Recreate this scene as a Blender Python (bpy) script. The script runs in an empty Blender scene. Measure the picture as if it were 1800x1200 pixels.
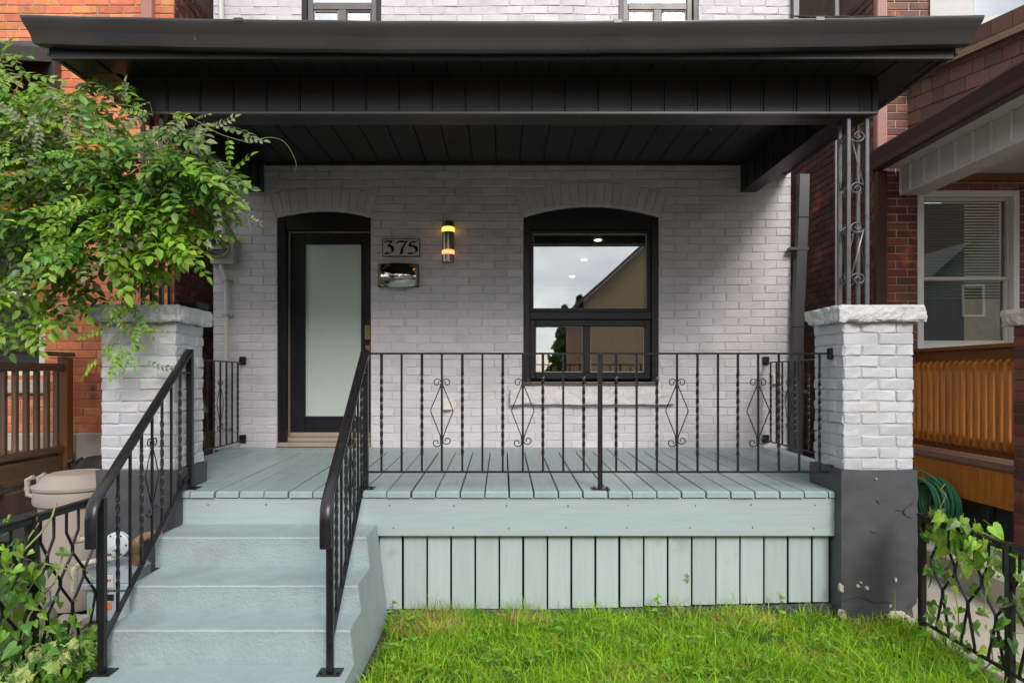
import bpy, math, random
import numpy as np
from mathutils import Vector, Matrix, noise
R = random.Random(7)
rad = math.radians
sc = bpy.context.scene
# ---------------------------------------------------------------- camera
cam_d = bpy.data.cameras.new('camera'); cam = bpy.data.objects.new('camera', cam_d)
sc.collection.objects.link(cam); sc.camera = cam
EYE = 1.46; F = 1200.0; VX = 883.0; VY = 660.0     # metres above ground; focal length and vanishing point in photo pixels
cam.location = (0, 0, EYE); cam.rotation_euler = (rad(90), 0, 0)
cam_d.sensor_width = 36; cam_d.lens = 36 * F / 1800
cam_d.shift_x = (900 - VX) / 1800; cam_d.shift_y = (VY - 600) / 1800
cam_d.clip_start = .05; cam_d.clip_end = 1500
# ---------------------------------------------------------------- light
SUN_EL, SUN_AZ = 33, 163          # azimuth measured clockwise from +Y: behind the camera, a little to the right
w = bpy.data.worlds.new('World'); sc.world = w; w.use_nodes = True
nt = w.node_tree; nt.nodes.clear()
N = nt.nodes.new; L = nt.links.new
out = N('ShaderNodeOutputWorld'); bg = N('ShaderNodeBackground'); L(bg.outputs[0], out.inputs[0])
sky = N('ShaderNodeTexSky'); sky.sky_type = 'NISHITA'; sky.sun_disc = False
sky.sun_elevation = rad(SUN_EL); sky.sun_rotation = rad(SUN_AZ); sky.air_density = 1.2; sky.dust_density = 2.5
tc = N('ShaderNodeTexCoord'); mp = N('ShaderNodeMapping'); mp.inputs['Scale'].default_value = (1, 1, 2.2)
L(tc.outputs['Generated'], mp.inputs[0])
nz = N('ShaderNodeTexNoise'); nz.inputs['Scale'].default_value = 2.6; nz.inputs['Detail'].default_value = 8; nz.inputs['Roughness'].default_value = .58
L(mp.outputs[0], nz.inputs[0])
cr = N('ShaderNodeValToRGB'); cr.color_ramp.elements[0].position = .25; cr.color_ramp.elements[1].position = .52
L(nz.outputs[0], cr.inputs[0])
nz2 = N('ShaderNodeTexNoise'); nz2.inputs['Scale'].default_value = 4.5; nz2.inputs['Detail'].default_value = 9
L(mp.outputs[0], nz2.inputs[0])
cr2 = N('ShaderNodeValToRGB'); cr2.color_ramp.elements[0].position = .32; cr2.color_ramp.elements[0].color = (4.6, 4.9, 5.6, 1)
cr2.color_ramp.elements[1].position = .68; cr2.color_ramp.elements[1].color = (9.5, 9.4, 9.2, 1)
L(nz2.outputs[0], cr2.inputs[0])
mx = N('ShaderNodeMixRGB'); L(cr.outputs[0], mx.inputs[0]); L(sky.outputs[0], mx.inputs[1]); L(cr2.outputs[0], mx.inputs[2])
L(mx.outputs[0], bg.inputs[0]); bg.inputs[1].default_value = .13
sd = bpy.data.lights.new('sun', 'SUN'); so = bpy.data.objects.new('sun', sd); sc.collection.objects.link(so)
sd.energy = 1.5; sd.angle = rad(20); sd.color = (1, .955, .9)
a = rad(SUN_AZ); e = rad(SUN_EL)
sdir = Vector((math.sin(a) * math.cos(e), math.cos(a) * math.cos(e), math.sin(e)))
so.rotation_euler = sdir.to_track_quat('Z', 'Y').to_euler()
sc.view_settings.view_transform = 'Standard'; sc.view_settings.look = 'None'
sc.view_settings.gamma = 1; sc.view_settings.use_curve_mapping = False
sc.view_settings.exposure = 0.98
# ---------------------------------------------------------------- helpers
COL = sc.collection
def px(x, y, z): return VX + F * x / y, VY - F * (z - EYE) / y
def seen(p, m=15): 
    if p[1] < .3: return False
    u, v = px(*p); return -m < u < 1800 + m and -m < v < 1200 + m
def tag(o, label=None, cat=None, group=None, kind=None):
    if label: o['label'] = label
    if cat: o['category'] = cat
    if group: o['group'] = group
    if kind: o['kind'] = kind
    return o
def empty(name, loc, label=None, cat=None, group=None, kind=None):
    o = bpy.data.objects.new(name, None); o.location = loc; COL.objects.link(o); o.empty_display_size = .1
    return tag(o, label, cat, group, kind)
def link(name, me, parent=None, mtx=None):
    o = bpy.data.objects.new(name, me); COL.objects.link(o)
    if mtx is not None: o.matrix_world = mtx
    if parent is not None:
        o.parent = parent
        o.matrix_parent_inverse = parent.matrix_basis.inverted()
    return o
class MB:
    def __init__(s): s.v = []; s.f = []
    def add(s, vs, fs):
        b = len(s.v); s.v += [tuple(p) for p in vs]; s.f += [tuple(b + i for i in f) for f in fs]
    def box(s, x0, x1, y0, y1, z0, z1):
        s.add([(x0,y0,z0),(x1,y0,z0),(x1,y1,z0),(x0,y1,z0),(x0,y0,z1),(x1,y0,z1),(x1,y1,z1),(x0,y1,z1)],
              [(0,3,2,1),(4,5,6,7),(0,1,5,4),(1,2,6,5),(2,3,7,6),(3,0,4,7)])
    def cbox(s, x0, x1, y0, y1, z0, z1, c=.004, m=None):
        hx, hy, hz = (x1-x0)/2, (y1-y0)/2, (z1-z0)/2; c = min(c, hx*.45, hy*.45, hz*.45)
        cx, cy, cz = (x0+x1)/2, (y0+y1)/2, (z0+z1)/2
        vs = []; ix = {}
        for sx in (-1,1):
            for sy in (-1,1):
                for sz in (-1,1):
                    for k in range(3):
                        d = [hx-c, hy-c, hz-c]; d[k] += c
                        ix[(sx,sy,sz,k)] = len(vs); vs.append((cx+sx*d[0], cy+sy*d[1], cz+sz*d[2]))
        fs = []
        q = [(-1,-1),(1,-1),(1,1),(-1,1)]
        for sg in (-1,1):
            o_ = q if sg > 0 else q[::-1]
            fs.append([ix[(sg,p,r,0)] for p, r in o_]); fs.append([ix[(r,sg,p,1)] for p, r in o_]); fs.append([ix[(p,r,sg,2)] for p, r in o_])
        for p in (-1,1):
            for r in (-1,1):
                def fl(l, cond): return l if cond else l[::-1]
                fs.append(fl([ix[(p,r,-1,0)], ix[(p,r,-1,1)], ix[(p,r,1,1)], ix[(p,r,1,0)]], p*r > 0))
                fs.append(fl([ix[(-1,p,r,1)], ix[(-1,p,r,2)], ix[(1,p,r,2)], ix[(1,p,r,1)]], p*r > 0))
                fs.append(fl([ix[(p,-1,r,2)], ix[(p,-1,r,0)], ix[(p,1,r,0)], ix[(p,1,r,2)]], p*r > 0))
        for sx in (-1,1):
            for sy in (-1,1):
                for sz in (-1,1):
                    t = [ix[(sx,sy,sz,k)] for k in range(3)]
                    fs.append(t if sx*sy*sz > 0 else t[::-1])
        if m is not None: vs = [tuple(m @ Vector(v)) for v in vs]
        s.add(vs, fs)
    def bar(s, p, q, wd, ht, up=(0,0,1), c=0):
        p = Vector(p); q = Vector(q); d = q - p; l = d.length; d.normalize()
        u = Vector(up); sd_ = d.cross(u).normalized(); u = sd_.cross(d).normalized()
        m = Matrix((( d.x, sd_.x, u.x, p.x), (d.y, sd_.y, u.y, p.y), (d.z, sd_.z, u.z, p.z), (0,0,0,1)))
        s.cbox(0, l, -wd/2, wd/2, -ht/2, ht/2, c or min(wd,ht)*.12, m)
    def tube(s, path, r, n=8, cap=True, taper=None, close=False):
        P = [Vector(p) for p in path]; k = len(P); b = len(s.v); nrm = None
        for i, p in enumerate(P):
            if close: t = (P[(i+1)%k] - P[i-1])
            else: t = (P[min(i+1,k-1)] - P[max(i-1,0)])
            t.normalize()
            if nrm is None:
                nrm = t.orthogonal().normalized()
                if abs(t.z) < .9: nrm = t.cross(Vector((0,0,1))).normalized()
            nrm = (nrm - t * nrm.dot(t)).normalized(); bn = t.cross(nrm)
            rr = r(i/(k-1)) if callable(r) else r
            for j in range(n):
                an = 2*math.pi*j/n; s.v.append(tuple(p + nrm*math.cos(an)*rr + bn*math.sin(an)*rr))
        for i in range(k if close else k-1):
            for j in range(n):
                i2 = (i+1) % k
                s.f.append((b+i*n+j, b+i*n+(j+1)%n, b+i2*n+(j+1)%n, b+i2*n+j))
        if cap and not close:
            s.f.append(tuple(b+j for j in range(n))[::-1]); s.f.append(tuple(b+(k-1)*n+j for j in range(n)))
    def lathe(s, prof, c=(0,0,0), n=32, axis='z'):
        b = len(s.v)
        for r_, z in prof:
            for j in range(n):
                an = 2*math.pi*j/n; x, y = r_*math.cos(an), r_*math.sin(an)
                if axis == 'z': s.v.append((c[0]+x, c[1]+y, c[2]+z))
                else: s.v.append((c[0]+x, c[1]-z, c[2]+y))       # axis towards -y
        for i in range(len(prof)-1):
            for j in range(n):
                q = (b+i*n+j, b+i*n+(j+1)%n, b+(i+1)*n+(j+1)%n, b+(i+1)*n+j); s.f.append(q)
        s.f.append(tuple(b+j for j in range(n))[::-1]); s.f.append(tuple(b+(len(prof)-1)*n+j for j in range(n)))
    def prism(s, poly, a0, a1, axis='x'):
        n = len(poly); vs = []
        for a_ in (a0, a1):
            for p, q in poly:
                vs.append({'x': (a_, p, q), 'y': (p, a_, q), 'z': (p, q, a_)}[axis])
        s.add(vs, [tuple(range(n))[::-1], tuple(range(n, 2*n))] + [(i, (i+1)%n, n+(i+1)%n, n+i) for i in range(n)])
    def mesh(s, name, mat, smooth=False):
        me = bpy.data.meshes.new(name); me.from_pydata(s.v, [], s.f); me.update()
        if mat: me.materials.append(mat)
        if smooth: me.polygons.foreach_set('use_smooth', [True]*len(me.polygons))
        return me
    def build(s, name, mat, parent=None, smooth=False, fix=True):
        me = s.mesh(name, mat, smooth)
        if fix:
            import bmesh
            bm = bmesh.new(); bm.from_mesh(me); bmesh.ops.recalc_face_normals(bm, faces=bm.faces); bm.to_mesh(me); bm.free()
        if smooth:
            try: me.set_sharp_from_angle(angle=rad(38))
            except Exception: pass
        return link(name, me, parent)
def box(name, mat, parent, x0, x1, y0, y1, z0, z1, c=.003):
    m = MB(); m.cbox(x0, x1, y0, y1, z0, z1, c); return m.build(name, mat, parent)
def copy_tree(o, parent=None):
    c = o.copy(); COL.objects.link(c); c.parent = parent
    for ch in list(o.children): copy_tree(ch, c)
    return c
# ---------------------------------------------------------------- materials
def srgb(r, g, b):
    f = lambda c: (c/255/12.92 if c/255 <= .04045 else ((c/255+.055)/1.055)**2.4)
    return (f(r), f(g), f(b))
def M(name, c1, c2=None, rough=.6, scale=6, bump=.15, bscale=90, bdist=.002, metal=0, stretch=(1,1,1), rand=0, spec=.5,
      spots=None, coat=0, hue=0, big=0, detail=6, island=False, trans=0, space='pos', alpha=1):
    m = bpy.data.materials.new(name); m.use_nodes = True; t = m.node_tree; nd = t.nodes.new; lk = t.links.new
    b = t.nodes['Principled BSDF']; o = t.nodes['Material Output']
    if space == 'pos': g = nd('ShaderNodeNewGeometry'); co = g.outputs['Position']
    else: g = nd('ShaderNodeTexCoord'); co = g.outputs['Object']
    mp = nd('ShaderNodeMapping'); mp.inputs['Scale'].default_value = stretch; lk(co, mp.inputs[0])
    n1 = nd('ShaderNodeTexNoise'); n1.inputs['Scale'].default_value = scale; n1.inputs['Detail'].default_value = detail; n1.inputs['Roughness'].default_value = .65
    lk(mp.outputs[0], n1.inputs[0])
    c2 = c2 or tuple(x*.86 for x in c1)
    mr = nd('ShaderNodeValToRGB'); mr.color_ramp.elements[0].position = .33; mr.color_ramp.elements[1].position = .67
    mr.color_ramp.elements[0].color = (*c1, 1); mr.color_ramp.elements[1].color = (*c2, 1); lk(n1.outputs[0], mr.inputs[0])
    col = mr.outputs[0]
    if spots:
        for (sc_, ss, lo, hi) in spots:
            n3 = nd('ShaderNodeTexNoise'); n3.inputs['Scale'].default_value = ss; n3.inputs['Detail'].default_value = 5; lk(co, n3.inputs[0])
            r3 = nd('ShaderNodeMapRange'); r3.inputs[1].default_value = lo; r3.inputs[2].default_value = hi; lk(n3.outputs[0], r3.inputs[0])
            m3 = nd('ShaderNodeMixRGB'); lk(r3.outputs[0], m3.inputs[0]); lk(col, m3.inputs[1]); m3.inputs[2].default_value = (*sc_, 1); col = m3.outputs[0]
    if rand or hue:
        oi = nd('ShaderNodeObjectInfo'); rv = oi.outputs['Random']
        g2 = nd('ShaderNodeNewGeometry'); ad = nd('ShaderNodeMath'); ad.operation = 'ADD'; lk(rv, ad.inputs[0]); lk(g2.outputs['Random Per Island'], ad.inputs[1])
        fr = nd('ShaderNodeMath'); fr.operation = 'FRACT'; lk(ad.outputs[0], fr.inputs[0]); rv = fr.outputs[0]
        hs = nd('ShaderNodeHueSaturation'); ma = nd('ShaderNodeMapRange'); ma.inputs[3].default_value = 1-rand; ma.inputs[4].default_value = 1+rand
        lk(rv, ma.inputs[0]); lk(ma.outputs[0], hs.inputs['Value']); lk(col, hs.inputs['Color'])
        if hue:
            mm = nd('ShaderNodeMath'); mm.operation = 'MULTIPLY'; mm.inputs[1].default_value = 7.31; lk(rv, mm.inputs[0])
            f2 = nd('ShaderNodeMath'); f2.operation = 'FRACT'; lk(mm.outputs[0], f2.inputs[0])
            mb = nd('ShaderNodeMapRange'); mb.inputs[3].default_value = .5-hue; mb.inputs[4].default_value = .5+hue; lk(f2.outputs[0], mb.inputs[0]); lk(mb.outputs[0], hs.inputs['Hue'])
        col = hs.outputs[0]
    lk(col, b.inputs['Base Color'])
    b.inputs['Metallic'].default_value = metal; b.inputs['Specular IOR Level'].default_value = spec
    rr = nd('ShaderNodeMapRange'); rr.inputs[3].default_value = max(0, rough-.1); rr.inputs[4].default_value = min(1, rough+.1); lk(n1.outputs[0], rr.inputs[0]); lk(rr.outputs[0], b.inputs['Roughness'])
    if coat: b.inputs['Coat Weight'].default_value = coat; b.inputs['Coat Roughness'].default_value = .15
    if bump:
        n2 = nd('ShaderNodeTexNoise'); n2.inputs['Scale'].default_value = bscale; n2.inputs['Detail'].default_value = 8; n2.inputs['Roughness'].default_value = .6; lk(mp.outputs[0], n2.inputs[0])
        bp = nd('ShaderNodeBump'); bp.inputs['Strength'].default_value = bump; bp.inputs['Distance'].default_value = bdist
        lk(n2.outputs[0], bp.inputs['Height']); last = bp
        if big:
            n4 = nd('ShaderNodeTexNoise'); n4.inputs['Scale'].default_value = 14; n4.inputs['Detail'].default_value = 4; lk(mp.outputs[0], n4.inputs[0])
            b4 = nd('ShaderNodeBump'); b4.inputs['Strength'].default_value = big; b4.inputs['Distance'].default_value = .01; lk(n4.outputs[0], b4.inputs['Height']); lk(bp.outputs[0], b4.inputs['Normal']); last = b4
        lk(last.outputs[0], b.inputs['Normal'])
    if trans:
        tl = nd('ShaderNodeBsdfTranslucent'); lk(col, tl.inputs[0]); ms = nd('ShaderNodeMixShader'); ms.inputs[0].default_value = trans
        lk(b.outputs[0], ms.inputs[1]); lk(tl.outputs[0], ms.inputs[2]); lk(ms.outputs[0], o.inputs[0])
    return m
def glass(name, refl=.25, tint=(.9,.95,.93)):
    m = bpy.data.materials.new(name); m.use_nodes = True; t = m.node_tree; nd = t.nodes.new; lk = t.links.new
    t.nodes.remove(t.nodes['Principled BSDF']); o = t.nodes['Material Output']
    tr = nd('ShaderNodeBsdfTransparent'); tr.inputs[0].default_value = (*tint, 1); gl = nd('ShaderNodeBsdfGlossy'); gl.inputs['Roughness'].default_value = .008
    lw = nd('ShaderNodeFresnel'); lw.inputs[0].default_value = 1.5; ad = nd('ShaderNodeMath'); ad.operation = 'ADD'; ad.use_clamp = True; ad.inputs[1].default_value = refl; lk(lw.outputs[0], ad.inputs[0])
    g = nd('ShaderNodeNewGeometry'); n = nd('ShaderNodeTexNoise'); n.inputs['Scale'].default_value = 1.2; lk(g.outputs['Position'], n.inputs[0])
    bp = nd('ShaderNodeBump'); bp.inputs['Strength'].default_value = .06; bp.inputs['Distance'].default_value = .01; lk(n.outputs[0], bp.inputs['Height']); lk(bp.outputs[0], gl.inputs['Normal'])
    ms = nd('ShaderNodeMixShader'); lk(ad.outputs[0], ms.inputs[0]); lk(tr.outputs[0], ms.inputs[1]); lk(gl.outputs[0], ms.inputs[2]); lk(ms.outputs[0], o.inputs[0])
    return m
def emit(name, c, s):
    m = bpy.data.materials.new(name); m.use_nodes = True; b = m.node_tree.nodes['Principled BSDF']
    b.inputs['Base Color'].default_value = (*c, 1); b.inputs['Emission Color'].default_value = (*c, 1); b.inputs['Emission Strength'].default_value = s; return m
m_paint = M('grey_brick_paint', (.495,.475,.503), (.445,.427,.452), rough=.55, scale=5, bump=.35, bscale=70, bdist=.003, rand=.055, big=.4, spots=[((.36,.345,.335), 2.3, .60, .85), ((.20,.19,.18), 26, .76, .81)])
m_paint_mortar = M('grey_mortar_paint', (.47,.455,.47), rough=.6, bump=.4, bscale=60, bdist=.004)
m_pillar = M('white_grey_brick_paint', (.435,.44,.47), (.39,.395,.42), rough=.5, scale=6, bump=.4, bscale=60, bdist=.004, rand=.07, big=.45, spots=[((.38,.35,.31), 4.3, .62, .82), ((.22,.2,.18), 23, .74, .8)])
m_pillar_mortar = M('white_grey_mortar_paint', (.41,.41,.43), bump=.4, bdist=.004)
m_stone = M('painted_rough_stone', (.50,.50,.52), (.43,.43,.44), rough=.7, bump=.7, bscale=55, bdist=.008, big=.6)
m_sillstone = M('painted_sill_stone', (.56,.54,.545), (.48,.465,.47), rough=.7, bump=.7, bscale=60, bdist=.006, big=.5)
m_char = M('charcoal_render', (.058,.058,.066), (.042,.042,.048), rough=.55, scale=4, bump=.35, bscale=30, bdist=.004, big=.12, spots=[((.30,.27,.22), 7.0, .735, .75), ((.028,.028,.03), 2.5, .6, .8)])
m_alu = M('black_aluminium', (.015,.015,.017), (.020,.020,.022), rough=.42, scale=2, spec=.32, bump=.03, bscale=14, bdist=.002, spots=[((.10,.10,.10), 9, .80, .84)])
m_gut = M('black_gutter_metal', (.03,.03,.032), (.045,.045,.046), rough=.3, scale=1.5, bump=.08, bscale=9, bdist=.003, metal=.1, spots=[((.16,.16,.15), 25, .76, .8)])
m_iron = M('black_iron_paint', (.007,.007,.008), (.012,.012,.013), rough=.3, scale=30, spec=.35, bump=.2, bscale=160, bdist=.001, spots=[((.2,.2,.2), 60, .8, .84)])
m_col = M('grey_steel_post', (.075,.075,.082), (.11,.11,.12), rough=.3, scale=20, bump=.1, metal=.3)
m_black = M('black_door_paint', (.009,.009,.012), (.012,.012,.015), rough=.34, bump=.05, spec=.3)
m_deck = M('sage_deck_paint', (.27,.345,.345), (.235,.305,.305), rough=.45, scale=5, bump=.3, bscale=30, bdist=.003, stretch=(6,.7,6), rand=.05, spots=[((.16,.185,.175), 5, .60, .85), ((.10,.11,.10), 30, .75, .79)])
m_deckx = M('sage_fascia_paint', (.31,.38,.385), (.275,.34,.345), rough=.5, scale=5, bump=.35, bscale=26, bdist=.003, stretch=(.6,6,7), rand=.02, spots=[((.12,.13,.12), 22, .78, .81)])
m_deckz = M('sage_skirt_paint', (.35,.415,.42), (.315,.375,.38), rough=.5, scale=5, bump=.3, bscale=26, bdist=.003, stretch=(7,6,.6), rand=.06, spots=[((.24,.27,.26), 6, .62, .85), ((.12,.13,.12), 28, .77, .8)])
m_step = M('sage_concrete_paint', (.275,.34,.345), (.235,.295,.30), rough=.55, scale=7, bump=.9, bscale=70, bdist=.006, big=.3, spots=[((.20,.235,.235), 3, .55, .8), ((.12,.13,.12), 34, .76, .8)])
m_shing = M('charcoal_shingle', (.045,.045,.048), (.09,.09,.092), rough=.95, scale=180, bump=.8, bscale=300, rand=.3)
m_obrick = M('orange_brick', (.60,.20,.08), (.47,.135,.055), rough=.75, scale=14, bump=.5, bscale=80, bdist=.004, rand=.22, hue=.012, spots=[((.16,.05,.035), 5, .6, .75)])
m_omort = M('tan_mortar', (.42,.33,.23), (.32,.25,.18), rough=.9, bump=.6)
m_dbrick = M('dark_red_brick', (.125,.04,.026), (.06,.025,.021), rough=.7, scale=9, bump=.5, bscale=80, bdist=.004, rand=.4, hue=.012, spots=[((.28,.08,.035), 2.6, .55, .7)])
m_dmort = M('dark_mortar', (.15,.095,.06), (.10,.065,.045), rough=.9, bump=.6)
m_rmort = M('yellowed_mortar', (.46,.36,.22), (.34,.26,.16), rough=.9, bump=.6)
m_ptan = M('pink_brown_metal', (.34,.16,.13), rough=.4, bump=.05)
m_brown = M('brown_metal', (.07,.027,.02), (.055,.021,.017), rough=.33, bump=.04)
m_white = M('white_vinyl', (.72,.72,.70), (.66,.66,.64), rough=.4, bump=.03)
m_beige = M('beige_aluminium', (.60,.58,.51), (.55,.53,.46), rough=.45, bump=.04)
m_frame = M('taupe_window_metal', (.11,.095,.095), (.09,.08,.08), rough=.4, bump=.03)
m_glass = glass('window_glass', .27)
m_glassn = glass('neighbour_window_glass', .09, (.75,.8,.78))
m_glassu = glass('upper_window_glass', .45)
m_frost = M('frosted_door_glass', (.42,.48,.43), (.39,.45,.405), rough=.32, scale=1.2, bump=.02, spec=.6, coat=.5)
m_brush = M('polished_steel', (.55,.53,.47), rough=.12, metal=1, bump=.02)
m_meter = M('grey_meter_enamel', (.33,.335,.32), (.27,.275,.26), rough=.5, bump=.1)
m_pipe = M('grey_conduit_paint', (.50,.50,.47), (.42,.42,.39), rough=.5, bump=.1)
m_gas = M('pale_blue_enamel', (.37,.43,.47), (.32,.38,.42), rough=.4, bump=.1, spots=[((.25,.12,.06), 16, .7, .76)])
m_rust = M('rusty_brass', (.30,.20,.10), (.18,.09,.05), rough=.6, scale=25, bump=.3)
m_rpipe = M('worn_white_pipe', (.55,.52,.45), (.40,.36,.30), rough=.5, scale=18, bump=.2, spots=[((.22,.09,.04), 9, .6, .68)])
m_bin = M('taupe_plastic', (.31,.265,.235), (.28,.24,.21), rough=.5, scale=3, bump=.12, bscale=120)
m_bbin = M('black_plastic', (.02,.02,.02), rough=.4)
m_cedar = M('orange_stained_cedar', (.55,.20,.03), (.36,.115,.018), rough=.4, scale=4, bump=.25, bscale=30, stretch=(9,9,.8), rand=.16)
m_cedard = M('dark_stained_cedar', (.22,.075,.018), (.16,.055,.014), rough=.45, scale=4, bump=.25, stretch=(9,1,9))
m_wood = M('weathered_brown_wood', (.17,.105,.068), (.11,.065,.042), rough=.7, scale=5, bump=.4, bscale=30, stretch=(8,8,.8), rand=.2)
m_woodh = M('weathered_brown_board', (.20,.12,.07), (.13,.075,.045), rough=.7, scale=5, bump=.4, bscale=30, stretch=(.8,.8,8), rand=.2)
m_benchw = M('brown_bench_board', (.20,.12,.085), (.15,.09,.065), rough=.6, scale=5, bump=.3, stretch=(8,.8,8), rand=.15)
m_sh2 = M('brown_asphalt_shingle', (.10,.045,.03), (.065,.032,.023), rough=.95, scale=60, bump=.8, bscale=200, rand=.35, hue=.01)
m_conc = M('pale_concrete', (.44,.40,.34), (.36,.325,.275), rough=.85, scale=5, bump=.5, bscale=70, bdist=.004, big=.2, spots=[((.22,.19,.15), 2.4, .58, .8)])
m_darkw = M('dark_grey_paint_and_room_shade', (.05,.052,.06), rough=.7)
m_soil = M('dark_soil', (.055,.04,.026), (.03,.022,.014), rough=.95, scale=20, bump=1, bscale=60, bdist=.015)
m_turf = M('turf_soil', (.05,.07,.018), (.09,.075,.03), rough=.95, scale=9, bump=1, bscale=60, bdist=.015)
m_asph = M('asphalt', (.05,.05,.05), (.06,.06,.06), rough=.9, scale=30, bump=.5)
m_hose = M('green_rubber', (.035,.19,.085), (.05,.23,.11), rough=.35, bump=.05)
m_room = M('cream_room_wall', (.38,.34,.27), rough=.8, bump=0)
m_roomf = M('oak_floor', (.25,.16,.09), rough=.4, stretch=(8,.5,1))
m_blind = M('grey_blind', (.30,.31,.30), rough=.6)
m_yel = emit('lit_yellow_diffuser', (1,.60,.06), 1.5)
m_ora = emit('lit_orange_diffuser', (1,.36,.16), .9)
m_spot = emit('lit_ceiling_spot', (1,.93,.8), 14)
m_plate = M('cream_plastic', (.62,.60,.52), rough=.4, bump=0)
m_labelo = M('orange_sticker', (.75,.16,.05), rough=.5, bump=0)
m_ink = M('black_ink', (.015,.015,.015), rough=.5, bump=0)
m_chrome = M('worn_chrome', (.6,.6,.6), rough=.2, metal=1, bump=.05)
m_tan = M('tan_metal_trim', (.30,.24,.185), rough=.4, bump=.03)
def leafmat(name, a_, b_, rand=.35, hue=.03, tr=.35, rough=.42, spots=None):
    return M(name, a_, b_, rough=rough, scale=9, bump=.15, bscale=120, rand=rand, hue=hue, trans=tr, spots=spots)
m_leaf = leafmat('vine_leaf', (.12,.25,.03), (.06,.145,.02), .45, .02)
m_leafb = leafmat('bright_vine_leaf', (.24,.42,.03), (.16,.31,.025), .3, .02, .4)
m_leafp = leafmat('pale_dusty_leaf', (.20,.24,.12), (.13,.18,.07), .3, .02, .3)
m_leafy = leafmat('yellowed_leaf', (.45,.26,.03), (.40,.14,.03), .3, .03)
m_stem = M('green_vine_stem', (.22,.27,.05), (.15,.13,.05), rough=.6)
m_wstem = M('brown_vine_stem', (.09,.06,.035), rough=.8)
m_ivy = leafmat('bed_leaf', (.10,.22,.03), (.06,.15,.02), .5, .02)
m_varg = M('variegated_leaf', (.55,.58,.22), (.16,.28,.05), rough=.5, scale=45, bump=.1, rand=.2, trans=.3)
m_grass = M('grass_blade', (.15,.33,.012), (.33,.55,.02), rough=.5, scale=3.5, bump=0, rand=.55, hue=.025, trans=.4, spots=[((.40,.38,.06), 3.1, .58, .75)])
# ================================================================ ground and street
m = MB(); m.add([(-300,-300,-.03),(300,-300,-.03),(300,300,-.03),(-300,300,-.03)], [(0,1,2,3)]); tag(m.build('ground', m_soil), kind='structure')
m = MB(); m.box(-60, 60, -12.5, -4.5, -.2, -.02); tag(m.build('road', m_asph), kind='structure')
tag(link('walkway', (lambda b: (b.box(-1.9, -.72, -2.2, 2.69, -.2, -.085), b.mesh('walkway', m_conc))[1])(MB())), kind='structure')
m = MB(); m.box(-60, 60, -4.3, -2.2, -.15, .03); tag(m.build('pavement', m_conc), kind='structure')
# ================================================================ brick work
def brick_mesh(mat, v, Lb, Hb, dep=.09, c=.006, j=.0016, name='brick'):
    r = random.Random(v*17+3); hl, hh = Lb/2, Hb/2; b = MB()
    o = [(-hl,-hh),(0,-hh*(1+r.uniform(-.04,.04))),(hl,-hh),(hl,hh),(0,hh*(1+r.uniform(-.05,.05))),(-hl,hh)]
    vs = [(x, dep, z) for x, z in o] + [(x+r.uniform(-j,j), c*.9, z+r.uniform(-j,j)) for x, z in o]
    vs += [((abs(x)-c)*(1 if x > 0 else -1) + r.uniform(-j,j) if x else r.uniform(-.02,.02), r.uniform(-j,j)*.9, (abs(z)-c)*(1 if z > 0 else -1)+r.uniform(-j,j)) for x, z in o]
    fs = []
    for k in range(6):
        k2 = (k+1) % 6; fs += [(k,k2,6+k2,6+k),(6+k,6+k2,12+k2,12+k)]
    fs += [(12,13,16,17),(13,14,15,16)]
    b.add(vs, fs); return b
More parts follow.
